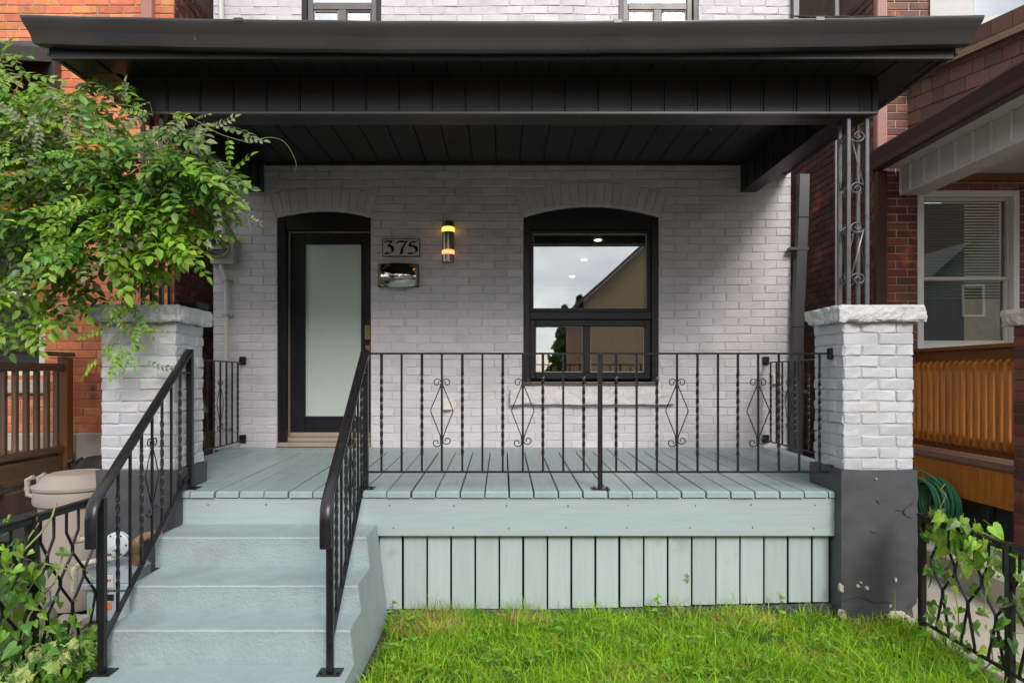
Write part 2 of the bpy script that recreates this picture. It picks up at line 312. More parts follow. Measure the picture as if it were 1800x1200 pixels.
class Bricks:
    """gathers the bricks of one thing; the largest seen 300 become parts, the rest one joined part"""
    def __init__(s, mat, Lb, Hb, c=.006, j=.0016):
        s.mat, s.Lb, s.Hb = mat, Lb, Hb; s.mb = [brick_mesh(mat, v, Lb, Hb, c=c, j=j) for v in range(9)]
        s.me = [b.mesh('brick', mat) for b in s.mb]; s.items = []
    def put(s, p, u, n, wl, hl=None, rot=0, jit=.0015):
        hl = hl or s.Hb; u = Vector(u); n = Vector(n); z = Vector((0,0,1))
        M3 = Matrix((( u.x, -n.x, z.x), (u.y, -n.y, z.y), (u.z, -n.z, z.z))).to_4x4()
        p = Vector(p) + n * R.uniform(-jit, jit)
        m4 = Matrix.Translation(p) @ M3 @ Matrix.Rotation(rot + R.uniform(-.004,.004), 4, 'Y') @ Matrix.Rotation(R.uniform(-.006,.006), 4, 'Z') @ Matrix.Diagonal((wl/s.Lb, 1, hl/s.Hb, 1))
        s.items.append((m4, R.randrange(9), wl*hl))
    wav = 0
    def wall(s, P, u, n, x0, x1, z0, course, pitch, ncourse, holes=None, joint=.010, header=0, phase=0):
        """P + u*x; running bond between x0 and x1; holes(z) -> list of (a, b) kept free"""
        P = Vector(P); uv = Vector(u)
        for k in range(ncourse):
            z = z0 + (k+.5)*course; segs = [(x0, x1)]
            for a_, b_ in (holes(z) if holes else []):
                ns = []
                for p, q in segs:
                    if b_ <= p or a_ >= q: ns.append((p, q)); continue
                    if a_ - p > .03: ns.append((p, a_))
                    if q - b_ > .03: ns.append((b_, q))
                segs = ns
            off = x0 + phase + (k % 2) * pitch/2 + (R.uniform(-.012, .012) if not header else 0)
            for p, q in segs:
                x = off - pitch * (1 + math.ceil((off - p)/pitch)) 
                while x < q:
                    a_, b_ = max(x, p), min(x + pitch - joint, q)
                    if b_ - a_ > .03: s.put(P + uv*((a_+b_)/2) + Vector((0,0,z + s.wav*noise.noise(Vector((a_*1.1, k*.13, 3))))), u, n, b_-a_, course - joint*.85)
                    x += pitch
    def finish(s, parent, limit=300):
        def key(it):
            t = it[0].translation; n = -it[0].col[1].to_3d()
            if not seen(t, 5): return 1e6 + t.length
            u, v = px(*t); cosn = max(.05, n.normalized().dot((Vector((0,0,EYE))-t).normalized()))
            return -(it[2] * cosn / t.length**2)*1e4 + (abs(u-900)+abs(v-600))*1e-4
        s.items.sort(key=key)
        for m4, v, _ in s.items[:limit]: link('brick', s.me[v], parent, m4)
        if len(s.items) > limit:
            b = MB()
            for m4, v, _ in s.items[limit:]:
                q = s.mb[v]; b.add([tuple(m4 @ Vector(p)) for p in q.v], q.f)
            tag(b.build('bricks', s.mat, parent, fix=False), kind='stuff')
def wallsheet(m, y, x0, x1, z0, z1, ops, back=.22):
    """a wall front at depth y facing the street, with (arched) openings ops=[(a,b,za,zspring,rise)]"""
    def sheet(a_, b_, za, zb):
        if b_ > a_ and zb > za: m.add([(a_,y,za),(b_,y,za),(b_,y,zb),(a_,y,zb)], [(0,1,2,3)])
    cur = x0
    for a_, b_, za, zs, rise in sorted(ops):
        sheet(cur, a_, z0, z1); sheet(a_, b_, z0, za)
        n = 14; pts = []
        for i in range(n+1):
            t = i/n; x = a_ + (b_-a_)*t; pts.append((x, zs + rise*(1-(2*t-1)**2)))
        for (xa, zA), (xb, zB) in zip(pts, pts[1:]):
            m.add([(xa,y,zA),(xb,y,zB),(xb,y,z1),(xa,y,z1)], [(0,1,2,3)]); m.add([(xa,y,zA),(xb,y,zB),(xb,y+back,zB),(xa,y+back,zA)], [(0,1,2,3)])
        m.add([(a_,y,za),(a_,y+back,za),(a_,y+back,zs),(a_,y,zs)], [(0,1,2,3)]); m.add([(b_,y,za),(b_,y+back,za),(b_,y+back,zs),(b_,y,zs)], [(0,1,2,3)])
        m.add([(a_,y,za),(b_,y,za),(b_,y+back,za),(a_,y+back,za)], [(0,1,2,3)]); cur = b_
    sheet(cur, x1, z0, z1)
# ================================================================ the grey house
YW = 6.31
house = empty('brick_house', (0, YW, 0), 'grey painted brick house with black arched window and door, behind the porch', 'house')
WIN = (.195, 1.447, 1.40, 2.923, .10); DOOR = (-2.084, -1.216, .80, 2.92, .06)
UW = [(-1.858, -1.121), (1.074, 1.816)]
m = MB()
wallsheet(m, YW+.0055, -2.672, 2.668, .0, 3.46, [WIN, DOOR])
wallsheet(m, YW+.0055, -2.672, 2.668, 3.46, 7.2, [(UW[0][0], UW[0][1], 4.0, 5.6, 0), (UW[1][0], UW[1][1], 4.0, 5.6, 0)])
m.box(-2.672, -2.45, YW+.012, 15, 0, 7.2); m.box(2.45, 2.668, YW+.012, 15, 0, 7.2); m.box(-2.45, 2.45, 14.8, 15, 0, 7.2)
m.build('wall', m_paint_mortar, house, fix=False)
def arch_half(op, z, ring):
    a_, b_, za, zs, rise = op; wd = b_-a_; Rr = (wd*wd/4 + rise*rise)/(2*rise); cz = zs + rise - Rr; c = (a_+b_)/2; al = math.asin(wd/2/Rr)
    return Rr, cz, c, al
def gholes(z):
    h = []
    for op in (WIN, DOOR):
        a_, b_, za, zs, rise = op; Rr, cz, c, al = arch_half(op, z, 0)
        if za-.02 < z < zs: h.append((a_-.004, b_+.004))
        RO = Rr + .235
        if z >= zs - .02:
            d2 = RO*RO - (z-cz)**2
            if d2 > 0:
                hx = min(math.sqrt(d2), (z-cz)*math.tan(al)+.006)
                h.append((c-hx, c+hx))
    if 4.0 < z < 5.6: h += [(UW[0][0], UW[0][1]), (UW[1][0], UW[1][1])]
    return h
B = Bricks(m_paint, .228, .066, c=.0055, j=.0032); B.wav = .014
B.wall((0, YW, 0), (1,0,0), (0,-1,0), -2.672, 2.668, .78, .0757, .237, 35, gholes, joint=.0055)
B.wall((0, YW, 0), (1,0,0), (0,-1,0), -2.672, 2.668, 4.64, .0757, .237, 9, gholes, joint=.0055)
for op, nb in ((WIN, 17), (DOOR, 12)):
    Rr, cz, c, al = arch_half(op, 0, 0)
    for k in range(nb):
        th = -al + (k+.5)*2*al/nb; rr = Rr + .117
        B.put((c + rr*math.sin(th), YW, cz + rr*math.cos(th)), (1,0,0), (0,-1,0), 2*al/nb*rr - .005, .230, th)
B.finish(house)
box('lower_wall', m_char, house, -2.66, 2.66, YW-.003, YW+.2, 0, .775)
# door
d = box('door_casing', m_black, house, DOOR[0]+.003, DOOR[0]+.075, YW+.02, YW+.20, .80, 2.93)
for k in range(3): box('casing_rib', m_black, d, DOOR[0]+.012+.02*k, DOOR[0]+.024+.02*k, YW+.012-.001*k, YW+.03, .81, 2.9, .002)
box('door_casing', m_black, house, DOOR[1]-.012, DOOR[1]-.002, YW+.02, YW+.20, .80, 2.93)
m = MB(); wd = DOOR[1]-DOOR[0]; poly = [(DOOR[0]+.076, 2.815), (DOOR[1]-.0125, 2.815)] + [(DOOR[1]-.0125-(wd-.0885)*i/10, 2.925 + .052*(1-(1-i/5)**2)) for i in range(11)]
m.prism(poly, YW+.03, YW+.2, 'y'); m.build('transom_panel', m_black, house)
m = MB(); m.cbox(DOOR[0]+.076, DOOR[0]+.081, YW+.10, YW+.19, .86, 2.812, .001); m.cbox(DOOR[0]+.0815, DOOR[1]-.013, YW+.10, YW+.19, 2.806, 2.811, .001)
m.build('edge_trim', m_tan, house)
dr = MB(); dx0, dx1 = DOOR[0]+.085, DOOR[1]-.016; yd = YW+.13
gx0, gx1, gz0, gz1 = dx0+.14, dx1-.03, 1.072, 2.70
gx1 = -1.325
dr.cbox(dx0, gx0, yd, yd+.05, .885, 2.80); dr.cbox(gx1, dx1, yd, yd+.05, .885, 2.80); dr.cbox(gx0+.0005, gx1-.0005, yd, yd+.05, gz1, 2.80); dr.cbox(gx0+.0005, gx1-.0005, yd, yd+.05, .885, gz0)
door = dr.build('door', m_black, house)
mo = MB()
for (a_, b_, c_, e_) in ((gx0-.02, gx0+.006, gz0-.02, gz1+.02), (gx1-.006, gx1+.02, gz0-.02, gz1+.02)): mo.cbox(a_, b_, yd-.012, yd-.0005, c_, e_, .004)
for (c_, e_) in ((gz0-.02, gz0+.006), (gz1-.006, gz1+.02)): mo.cbox(gx0+.0065, gx1-.0065, yd-.011, yd-.0005, c_, e_, .004)
mo.build('glazing_bead', m_black, door); box('glass_pane', m_frost, door, gx0+.001, gx1-.001, yd+.012, yd+.03, gz0+.001, gz1-.001, .001)
lx = -1.262
box('keypad_lock', m_brush, door, lx-.028, lx+.028, yd-.03, yd-.001, 1.80, 1.94, .006)
box('door_handle_plate', m_brush, door, lx-.026, lx+.026, yd-.02, yd-.001, 1.60, 1.75, .005)
m = MB(); m.tube([(lx, yd-.02, 1.70), (lx, yd-.06, 1.69), (lx-.01, yd-.07, 1.62), (lx, yd-.05, 1.52), (lx, yd-.02, 1.50)], .009, 8); m.build('door_handle', m_brush, door, True)
box('threshold', m_tan, house, DOOR[0]+.08, DOOR[1]-.013, YW+.06, YW+.2, .845, .884)
box('door_sill', m_tan, house, DOOR[0]+.005, DOOR[1]-.005, YW-.03, YW+.2, .803, .843, .006)
box('weather_strip', m_tan, house, DOOR[0]+.085, DOOR[1]-.016, yd-.008, yd-.001, .887, .925)
# ground floor window
wn = empty('w', (0,0,0)); bpy.data.objects.remove(wn)
a_, b_ = WIN[0], WIN[1]
m = MB(); m.cbox(a_+.003, a_+.06, YW+.015, YW+.2, 1.40, 2.94); m.cbox(b_-.06, b_-.003, YW+.015, YW+.2, 1.40, 2.94)
poly = [(a_+.061, 2.82), (b_-.061, 2.82)] + [(b_-.061-(b_-a_-.122)*i/12, 2.93 + .085*(1-(1-i/6)**2)) for i in range(13)]
m.prism(poly, YW+.03, YW+.2, 'y')
win = m.build('window_frame', m_black, house)
yf = YW+.06
def frame(x0, x1, z0, z1, wd, y0, y1, mt, parent, name, dz=None):
    m = MB(); dz = dz or wd
    m.cbox(x0, x0+wd, y0, y1, z0, z1, .004); m.cbox(x1-wd, x1, y0, y1, z0, z1, .004)
    m.cbox(x0+wd+.0005, x1-wd-.0005, y0+.001, y1, z0, z0+dz, .004); m.cbox(x0+wd+.0005, x1-wd-.0005, y0+.001, y1, z1-dz, z1, .004)
    return m.build(name, mt, parent)
up = frame(a_+.062, b_-.062, 2.055, 2.818, .032, yf, yf+.09, m_black, win, 'upper_sash')
box('upper_pane', m_glass, win, a_+.095, b_-.095, yf+.045, yf+.051, 2.088, 2.786, .0005)
m = MB(); e_=.005
for q in ((a_+.094, a_+.094+e_, 2.087, 2.787), (b_-.094-e_, b_-.094, 2.087, 2.787)): m.cbox(q[0], q[1], yf+.036, yf+.0445, q[2], q[3], .001)
m.cbox(a_+.1, b_-.1, yf+.036, yf+.0445, 2.782, 2.787, .001); m.cbox(a_+.1, b_-.1, yf+.036, yf+.0445, 2.087, 2.092, .001); m.build('glazing_seal', m_pipe, win)
box('mullion_rail', m_black, win, a_+.062, b_-.062, yf-.025, yf+.10, 1.985, 2.053)
lo = frame(a_+.062, b_-.062, 1.43, 1.982, .055, yf, yf+.09, m_black, win, 'lower_sash', .06)
xm = VX; xm = (1033-883)/190
box('meeting_stile', m_black, win, xm-.034, xm+.034, yf-.006, yf+.08, 1.491, 1.921)
for q in ((a_+.118, xm-.035), (xm+.035, b_-.118)):
    m = MB(); m.cbox(q[0], q[0]+.006, yf+.03, yf+.04, 1.492, 1.92, .001); m.cbox(q[1]-.006, q[1], yf+.03, yf+.04, 1.492, 1.92, .001); m.cbox(q[0]+.007, q[1]-.007, yf+.03, yf+.04, 1.914, 1.92, .001); m.cbox(q[0]+.007, q[1]-.007, yf+.03, yf+.04, 1.492, 1.497, .001); m.build('glazing_seal', m_pipe, win)
    box('lower_pane', m_glass, win, q[0], q[1], yf+.045, yf+.051, 1.492, 1.92, .0005)
box('sub_sill', M('dark_sill_wood', (.07,.05,.045), rough=.5), win, a_+.005, b_-.005, YW-.008, YW+.2, 1.365, 1.398, .004)
# rough stone sill
def rough_block(name, mat, parent, x0, x1, y0, y1, z0, z1, amp=.008, step=.03, seed=0, chip=None, top=.2, smooth=False):
    import bmesh
    bm = bmesh.new(); nx, ny, nz_ = [max(2, int(round(d_/step))) for d_ in (x1-x0, y1-y0, z1-z0)]
    bmesh.ops.create_cube(bm, size=1); me = bpy.data.meshes.new(name)
    vs = {}; V = []; Fc = []
    def vid(i, j, k):
        if (i,j,k) not in vs:
            vs[(i,j,k)] = len(V); V.append([x0+(x1-x0)*i/nx, y0+(y1-y0)*j/ny, z0+(z1-z0)*k/nz_])
        return vs[(i,j,k)]
    for j in range(ny):
        for k in range(nz_): Fc.append((vid(0,j,k),vid(0,j,k+1),vid(0,j+1,k+1),vid(0,j+1,k))); Fc.append((vid(nx,j,k),vid(nx,j+1,k),vid(nx,j+1,k+1),vid(nx,j,k+1)))
    for i in range(nx):
        for k in range(nz_): Fc.append((vid(i,0,k),vid(i+1,0,k),vid(i+1,0,k+1),vid(i,0,k+1))); Fc.append((vid(i,ny,k),vid(i,ny,k+1),vid(i+1,ny,k+1),vid(i+1,ny,k)))
        for j in range(ny): Fc.append((vid(i,j,0),vid(i,j+1,0),vid(i+1,j+1,0),vid(i+1,j,0))); Fc.append((vid(i,j,nz_),vid(i+1,j,nz_),vid(i+1,j+1,nz_),vid(i,j+1,nz_)))
    cx, cy = (x0+x1)/2, (y0+y1)/2
    for (i,j,k), q in vs.items():
        p = Vector(V[q]); n = noise.fractal(p*14 + Vector((seed,0,0)), .9, 2.2, 4)*amp*1.6; n2 = noise.noise(p*45+Vector((0,seed,0)))*amp*.5
        edge = (i in (0,nx)) + (j in (0,ny)) + (k in (0,nz_))
        o_ = Vector(((i==nx)-(i==0), (j==ny)-(j==0), ((k==nz_)*top-(k==0)*.7)))
        p += o_*(n+n2) - (o_*amp*.5 if edge > 1 else Vector((0,0,0)))
        if chip and (p-Vector(chip[0])).length < chip[1]: p += (Vector((cx,cy,z1))-p).normalized()*(chip[1]-(p-Vector(chip[0])).length)*.8
        V[q] = list(p)
    bm.free(); me.from_pydata(V, [], Fc); me.materials.append(mat); me.update()
    if smooth: me.polygons.foreach_set('use_smooth', [True]*len(me.polygons)); me.set_sharp_from_angle(angle=rad(50))
    return link(name, me, parent)
rough_block('window_sill', m_sillstone, house, .072, 1.59, YW-.065, YW+.01, 1.195, 1.335, .006, .02, 3)
# upper windows
for k, (a_, b_) in enumerate(UW):
    f_ = frame(a_+.002, b_-.002, 4.0, 5.6, .045, YW+.01, YW+.2, m_black, house, 'upper_window')
    frame(a_+.048, b_-.048, 4.02, 5.58, .05, YW+.04, YW+.14, m_frame, f_, 'sash')
    xm = (a_+b_)/2; box('transom', m_frame, f_, a_+.1, b_-.1, YW+.045, YW+.13, 4.865, 4.93); box('mullion', m_frame, f_, xm-.035, xm+.035, YW+.043, YW+.132, 4.07, 4.864)
    for q in ((a_+.10, xm-.036), (xm+.036, b_-.10)):
        fr_ = frame(q[0], q[1], 4.07, 4.863, .014, YW+.055, YW+.09, m_tan if q[0] < xm else m_frame, f_, 'pane_frame'); box('pane', m_glassu, fr_, q[0]+.014, q[1]-.014, YW+.07, YW+.076, 4.085, 4.85, .0005)
    for zz in (4.931,): box('pane', m_glassu, f_, a_+.1, b_-.1, YW+.07, YW+.076, 4.932, 5.53, .0005)
    box('curtain', M('white_curtain', (.55,.55,.55)), f_, a_+.06, b_-.06, YW+.19, YW+.195, 4.0, 5.58)
# the room behind the window
m = MB(); x0, x1, y0, y1, z0, z1 = -.9, 2.4, YW+.21, 14.6, .82, 3.36
m.add([(x0,y0,z0),(x1,y0,z0),(x1,y1,z0),(x0,y1,z0),(x0,y0,z1),(x1,y0,z1),(x1,y1,z1),(x0,y1,z1)], [(0,1,5,4),(1,2,6,5),(2,3,7,6),(3,0,4,7)])
rm = MB(); 
rm.add([(x1,y0,z0),(x1,y1,z0),(x1,y1,z1),(x1,y0,z1)], [(0,1,2,3)]); rm.add([(x0,y0,z0),(x0,y1,z0),(x0,y1,z1),(x0,y0,z1)], [(0,1,2,3)]); rm.add([(x0,y1,z0),(x1,y1,z0),(x1,y1,z1),(x0,y1,z1)], [(0,1,2,3)])
rm.build('room_wall', m_room, house, fix=False)
box('room_ceiling', m_white, house, x0, x1, y0, y1, z1, z1+.05); box('room_floor', m_roomf, house, x0, x1, y0, y1, z0-.05, z0)
box('room_partition', m_room, house, 1.75, 2.35, 9.0, 9.1, z0, z1)
for yy in (9.58, 11.2, 13.1):
    m = MB(); m.lathe([(.045, z1-.006), (.045, z1-.001)], (1.34, yy, 0), 20); m.build('ceiling_spot', m_spot, house)
# ================================================================ porch roof
roof = empty('porch_roof', (0, 4.4, 3.09), 'black porch roof with gutter, panelled beam and soffit, carried on two pillars', 'roof')
def sag(x): return -.035*(1-(min(abs(x),2.7)/2.7)**2)
EX = 2.70; ZS = 3.319
prof = [(3.925,3.30),(3.90,3.292),(3.868,3.30),(3.86,3.315),(3.857,3.335),(3.842,3.365),(3.822,3.395),(3.812,3.42),(3.812,3.433),(3.82,3.436),(3.828,3.43),(3.93,3.425)]
m = MB(); n = 48; npf = len(prof)
for i in range(n+1):
    x = -1+2*i/n
    for (y, z) in prof: m.v.append((x*(2.62 + .65*max(0, 3.925-y)), y + .0012*math.sin(x*19), z + sag(x*2.7) + .04 + .001*math.sin(x*31)))
for i in range(n):
    for j in range(npf-1): a0 = i*npf+j; m.f.append((a0, a0+1, a0+npf+1, a0+npf))
m.f.append(tuple(range(npf))); m.f.append(tuple(n*npf+j for j in range(npf))[::-1])
g = m.build('gutter', m_gut, roof, True)
for xx in (.62, -1.5, 1.75): box('gutter_seam', m_gut, g, xx, xx+.05, 3.809, 3.822, 3.42+.04+sag(xx), 3.442+.04+sag(xx), .002)
for sx in (-1, 1):
    m = MB(); m.cbox(sx*2.62-.012, sx*2.62+.012, 3.935, YW-.01, 3.31, 3.45, .003)
    m.build('side_fascia', m_gut, roof)
m = MB(); m.cbox(-2.60, 2.60, 3.93, 3.955, 3.28, 3.44, .003); m.build('front_fascia', m_alu, roof)
# eave soffit panels (front and sides)
x = -2.60
while x < 2.60:
    x2 = min(x+.206, 2.60); inn = abs((x+x2)/2) > 2.36
    box('soffit_panel', m_alu, roof, x+.0015, x2-.0015, 3.957, 4.30 if not inn else 4.2, ZS, ZS+.012, .003)
    m = MB(); m.cbox(x2-.012, x2-.0035, 3.96, 4.25 if not inn else 4.2, ZS-.007, ZS-.0005, .001); m.build('soffit_rib', m_alu, roof); x = x2
for sx in (-1, 1):
    y = 4.202
    while y < YW-.02:
        y2 = min(y+.206, YW-.012); xa, xb = sorted((sx*2.345, sx*2.605)); box('soffit_panel', m_alu, roof, xa, xb, y+.003, y2-.003, ZS, ZS+.012, .003); y = y2
# beam with vertical panels
BX = 2.316; bm_ = box('beam', m_alu, roof, -BX+.01, BX-.01, 4.262, 4.43, 3.10, ZS-.002); box('beam_core', m_alu, roof, -2.34, 2.34, 4.302, 4.436, ZS-.001, 3.45)
for sx in (-1, 1): box('beam_end', m_alu, roof, *sorted((sx*2.307, sx*2.344)), 4.256, 4.436, 3.10, ZS-.001)
def panel_mesh(wd, perf):
    m = MB(); m.cbox(0, wd-.003, 0, .011, 0, .215, .003); m.cbox(wd-.022, wd-.012, -.006, 0, .0, .215, .002)
    if perf:
        for i in range(6):
            for j in range(9):
                cx, cz = .025+i*.027+(.013 if j%2 else 0), .02+j*.021
                m.add([(cx-.0035,-.0008,cz),(cx,-.0045,cz-.004),(cx+.0035,-.0008,cz),(cx,-.0008,cz+.005)], [(0,1,2,3)])
    return m.mesh('beam_panel', m_alu)
pm = [panel_mesh(.206, 0), panel_mesh(.206, 1)]
for k in range(22):
    x = -BX + .03 + k*.206
    o = link('beam_panel', pm[1 if k in (4,5,11,12,16,17) else 0], roof, Matrix.Translation((x, 4.25, 3.102)))
    if k in (4,5,11,12,16,17): o['label'] = 'perforated vent panel'
box('beam_trim', m_gut, roof, -BX-.01, BX+.02, 4.238, 4.262, 3.082, 3.1, .003); box('beam_underside', m_alu, roof, -BX, BX, 4.263, 4.435, 3.086, 3.098)
for sx in (-1, 1):
    xa, xb = sorted((sx*2.20, sx*2.345)); sb = box('side_beam', m_alu, roof, xa, xb, 4.437, YW-.002, 3.152, 3.45)
    yy = 4.5
    while yy < YW-.1: box('beam_rib', m_alu, sb, sx*2.194-.004, sx*2.194+.005, yy, yy+.012, 3.16, 3.39, .001); yy += .206
# porch ceiling
x = -2.196
while x < 2.19:
    x2 = min(x+.214, 2.196); box('ceiling_panel', m_alu, roof, x+.0025, x2-.0025, 4.44, YW-.006, 3.418, 3.43, .003)
    box('ceiling_rib', m_alu, roof, x2-.014, x2-.004, 4.44, YW-.008, 3.411, 3.4175, .001); x = x2
box('ceiling_moulding', m_alu, roof, -2.19, 2.19, YW-.03, YW-.007, 3.395, 3.41)
for xx, yy in ((-1.35, 4.43), (1.35, 4.43), (-.75, 4.43)): 
    m = MB(); m.tube([(xx, yy, 3.085), (xx, yy-.005, 3.055)], .003, 6); m.build('hook', m_chrome, roof)
# roof slab and shingles
sl = (4.67-3.445)/(YW-3.93)
def rz(x, y): return min(3.445+(y-3.93)*sl, 3.445 + (2.64-abs(x))*1.6)
m = MB(); ny, nx = 12, 44
for j in range(ny+1):
    for i in range(nx+1):
        x = -2.64+5.28*i/nx; y = 3.93+(YW-3.932)*j/ny; m.v.append((x, y, rz(x,y) + (sag(x)+.035)*(1-j/ny)))
for j in range(ny):
    for i in range(nx): a0 = j*(nx+1)+i; m.f.append((a0, a0+1, a0+nx+2, a0+nx+1))
m.build('roof_deck', m_shing, roof)
for row in range(4):
    x = -2.62 + (row%2)*.08
    while x < 2.56:
        wdt = R.choice((.15,.17,.2)); x2 = min(x+wdt, 2.63); y0_ = 3.865+row*.13 + R.uniform(-.01,.01)
        b = MB(); z = 3.452 + (y0_-3.93)*sl + .006*(row+1) + (sag((x+x2)/2)+.035)
        m4 = Matrix.Translation((0, y0_, z)) @ Matrix.Rotation(math.atan(sl)*.93 + R.uniform(-.02,.01), 4, 'X')
        b.cbox(x+.002, x2-.002, 0, .2, 0, .006, .001, m4); b.build('shingle', m_shing, roof, fix=False); x = x2
for k in range(6):
    y0_ = 3.87+k*.16; b = MB(); m4 = Matrix.Translation((2.50-k*.06, y0_, 3.47+k*.085)) @ Matrix.Rotation(math.atan(sl), 4, 'X') @ Matrix.Rotation(.12, 4, 'Y')
    b.cbox(-.14, .14, 0, .2, 0, .008, .001, m4); b.build('hip_shingle', m_shing, roof, fix=False)
# ================================================================ pillars
def pillar(sx, xa, xb, label):
    t = empty('porch_pillar', ((xa+xb)/2, 4.32, 0), label, 'pillar', 'painted brick pillars of the porch')
    ya, yb = 4.13, 4.52; z0, z1 = .89, 1.785
    rough_block('base', m_char, t, xa-.022, xb+.015, ya-.018, yb+.02, -.15, z0, .003, .035, 5+sx, chip=((xb-.0, ya-.03, -.02), .11) if sx > 0 else None, top=0, smooth=True)
    m = MB(); m.box(xa+.006, xb-.006, ya+.006, yb-.006, z0, z1+.01); m.build('mortar_core', m_pillar_mortar, t)
    B = Bricks(m_pillar, .205, .062, c=.007, j=.004); cs = (z1-z0)/13; lx_, ly = (xb-xa)/2, (yb-ya)/2
    for k in range(13):
        z = z0+(k+.5)*cs
        for (P, u, n, ln) in (((xa,ya,0),(1,0,0),(0,-1,0),xb-xa), ((xa,yb,0),(0,-1,0),(-1,0,0),yb-ya), ((xb,ya,0),(0,1,0),(1,0,0),yb-ya)):
            h = ln/2; cuts = [0, h, ln] if k % 2 else [0, h/2, h*1.5, ln]
            if abs(n[0]): cuts = [0, h/2, h*1.5, ln] if k % 2 else [0, h, ln]
            for p, q in zip(cuts, cuts[1:]): B.put(Vector(P)+Vector(u)*((p+q)/2)+Vector((0,0,z)), u, n, q-p-.005, cs-.005, jit=.0035)
    B.finish(t, 300)
    ch = ((xa-.05, 4.5, 1.80), .09) if sx > 0 else None
    rough_block('cap', m_stone, t, xa-.048, xb+.045, ya-.05, yb+.05, 1.783, 1.885, .010, .014, 9+sx, chip=ch, top=.12)
    return t
pillar(1, 2.064, 2.487, 'white brick pillar on a dark grey base, between the lawn and the orange slatted rail')
pillar(-1, -2.428, -1.978, 'white brick pillar under the leafy vine, behind the left stair handrail')
def spiral(c, r0, r1, turns, a0, n=26, sgn=1):
    return [(c[0]+(r0+(r1-r0)*i/n)*math.cos(a0+sgn*turns*2*math.pi*i/n), (0), c[1]+(r0+(r1-r0)*i/n)*math.sin(a0+sgn*turns*2*math.pi*i/n)) for i in range(n+1)]
def scroll_col():
    m = MB(); pts = spiral((0, .19), .008, .034, 1.3, 2.2, 26, -1); p0 = pts[-1]; pts2 = spiral((0, -.19), .034, .008, 1.3, 2.2+math.pi-1.3*2*math.pi*-1*-1, 26, 1)
    up_ = spiral((.004,.165), .009, .040, 1.45, 0, 34, -1); dn = [(-x,0,-z) for x,_,z in up_[::-1]]
    m.tube([(x,0,z) for x,_,z in up_] + dn, .0042, 6); return m.mesh('scroll', m_col, True)
scol = scroll_col()
def column(xc, yc, label):
    t = empty('iron_column', (xc, yc, 1.885), label, 'column', 'iron columns standing on the porch pillars')
    for dx in (-.058, .058):
        for dy in (-.055, .055): box('post', m_col, t, xc+dx-.0125, xc+dx+.0125, yc+dy-.0125, yc+dy+.0125, 1.884, 3.085, .004)
    box('base_plate', m_col, t, xc-.09, xc+.09, yc-.085, yc+.085, 1.880, 1.890)
    for z, s_ in ((2.80, 1), (2.23, -1)):
        link('scroll', scol, t, Matrix.Translation((xc+.0, yc-.055, z)) @ Matrix.Diagonal((s_*1.2, 1, 1.0, 1)))
        link('scroll', scol, t, Matrix.Translation((xc, yc+.055, z)) @ Matrix.Diagonal((s_, 1, 1, 1)))
        link('scroll', scol, t, Matrix.Translation((xc-.058, yc, z)) @ Matrix.Rotation(rad(90), 4, 'Z') @ Matrix.Diagonal((s_*1.0, 1, 1, 1)))
        link('scroll', scol, t, Matrix.Translation((xc+.058, yc, z)) @ Matrix.Rotation(rad(90), 4, 'Z') @ Matrix.Diagonal((s_*1.0, 1, 1, 1)))
    return t
column(2.232, 4.345, 'ornate grey iron column of four posts with scrolls, beside the brown downspout')
column(-2.20, 4.345, 'ornate dark iron column of four posts half hidden by the hanging vine')
box_m = box('black_box', m_black, None, -2.06, -1.93, 4.33, 4.50, 1.895, 1.93, .006); box_m.name = 'solar_lamp'
tag(box_m, 'small flat black box lying on the pillar cap under the vine', 'box')

# cracks and chips in the dark base of the right pillar
pb = [o for o in bpy.data.objects if o.name.startswith('base') and o.location.x > -1 and o.parent and o.parent.location.x > 0][0]
m_chip = M('bare_render', (.50,.46,.38), (.40,.30,.25), rough=.9, bump=.5)
def BP(u, v): return ((u-VX)*4.108/F, EYE-(v-VY)*4.108/F)
def chip(u, v, a_, b_, sd_):
    r = random.Random(sd_); m = MB(); n = 11
    for y in (4.100, 4.125):
        for i in range(n):
            q = r.uniform(.6,1.1) if y < 4.11 else 1; an = i*2*math.pi/n; x, z = BP(u+a_*q*math.cos(an), v+b_*q*math.sin(an)); m.v.append((x, y, z))
    m.f = [tuple(range(n))[::-1]] + [(i, (i+1)%n, n+(i+1)%n, n+i) for i in range(n)]; m.build('paint_chip', m_chip, pb)
for q in ((1479,1033,4,8,1),(1508,1029,3,3,2),(1513,1023,2,2,3),(1524,1033,4,4,4),(1574,1018,2,4,5),(1577,1082,19,10,6),(1594,1088,10,7,7),(1481,1080,7,10,8),(1540,841,1.5,1.5,9)): chip(*q)
m = MB()
for pts in ([(1478,1056),(1490,1052),(1505,1048),(1520,1050),(1535,1058),(1552,1056),(1568,1058),(1585,1050),(1600,1046)], [(1588,905),(1590,895),(1598,888),(1606,882)], [(1575,896),(1588,898),(1592,906),(1603,910)], [(1541,879),(1546,885)], [(1530,933),(1538,936),(1543,933)], [(1506,1076),(1514,1066),(1520,1064)], [(1590,895),(1589,902)]):
    m.tube([(BP(*p)[0], 4.107, BP(*p)[1]) for p in pts], .0022, 5)
m.build('crack', m_ink, pb)
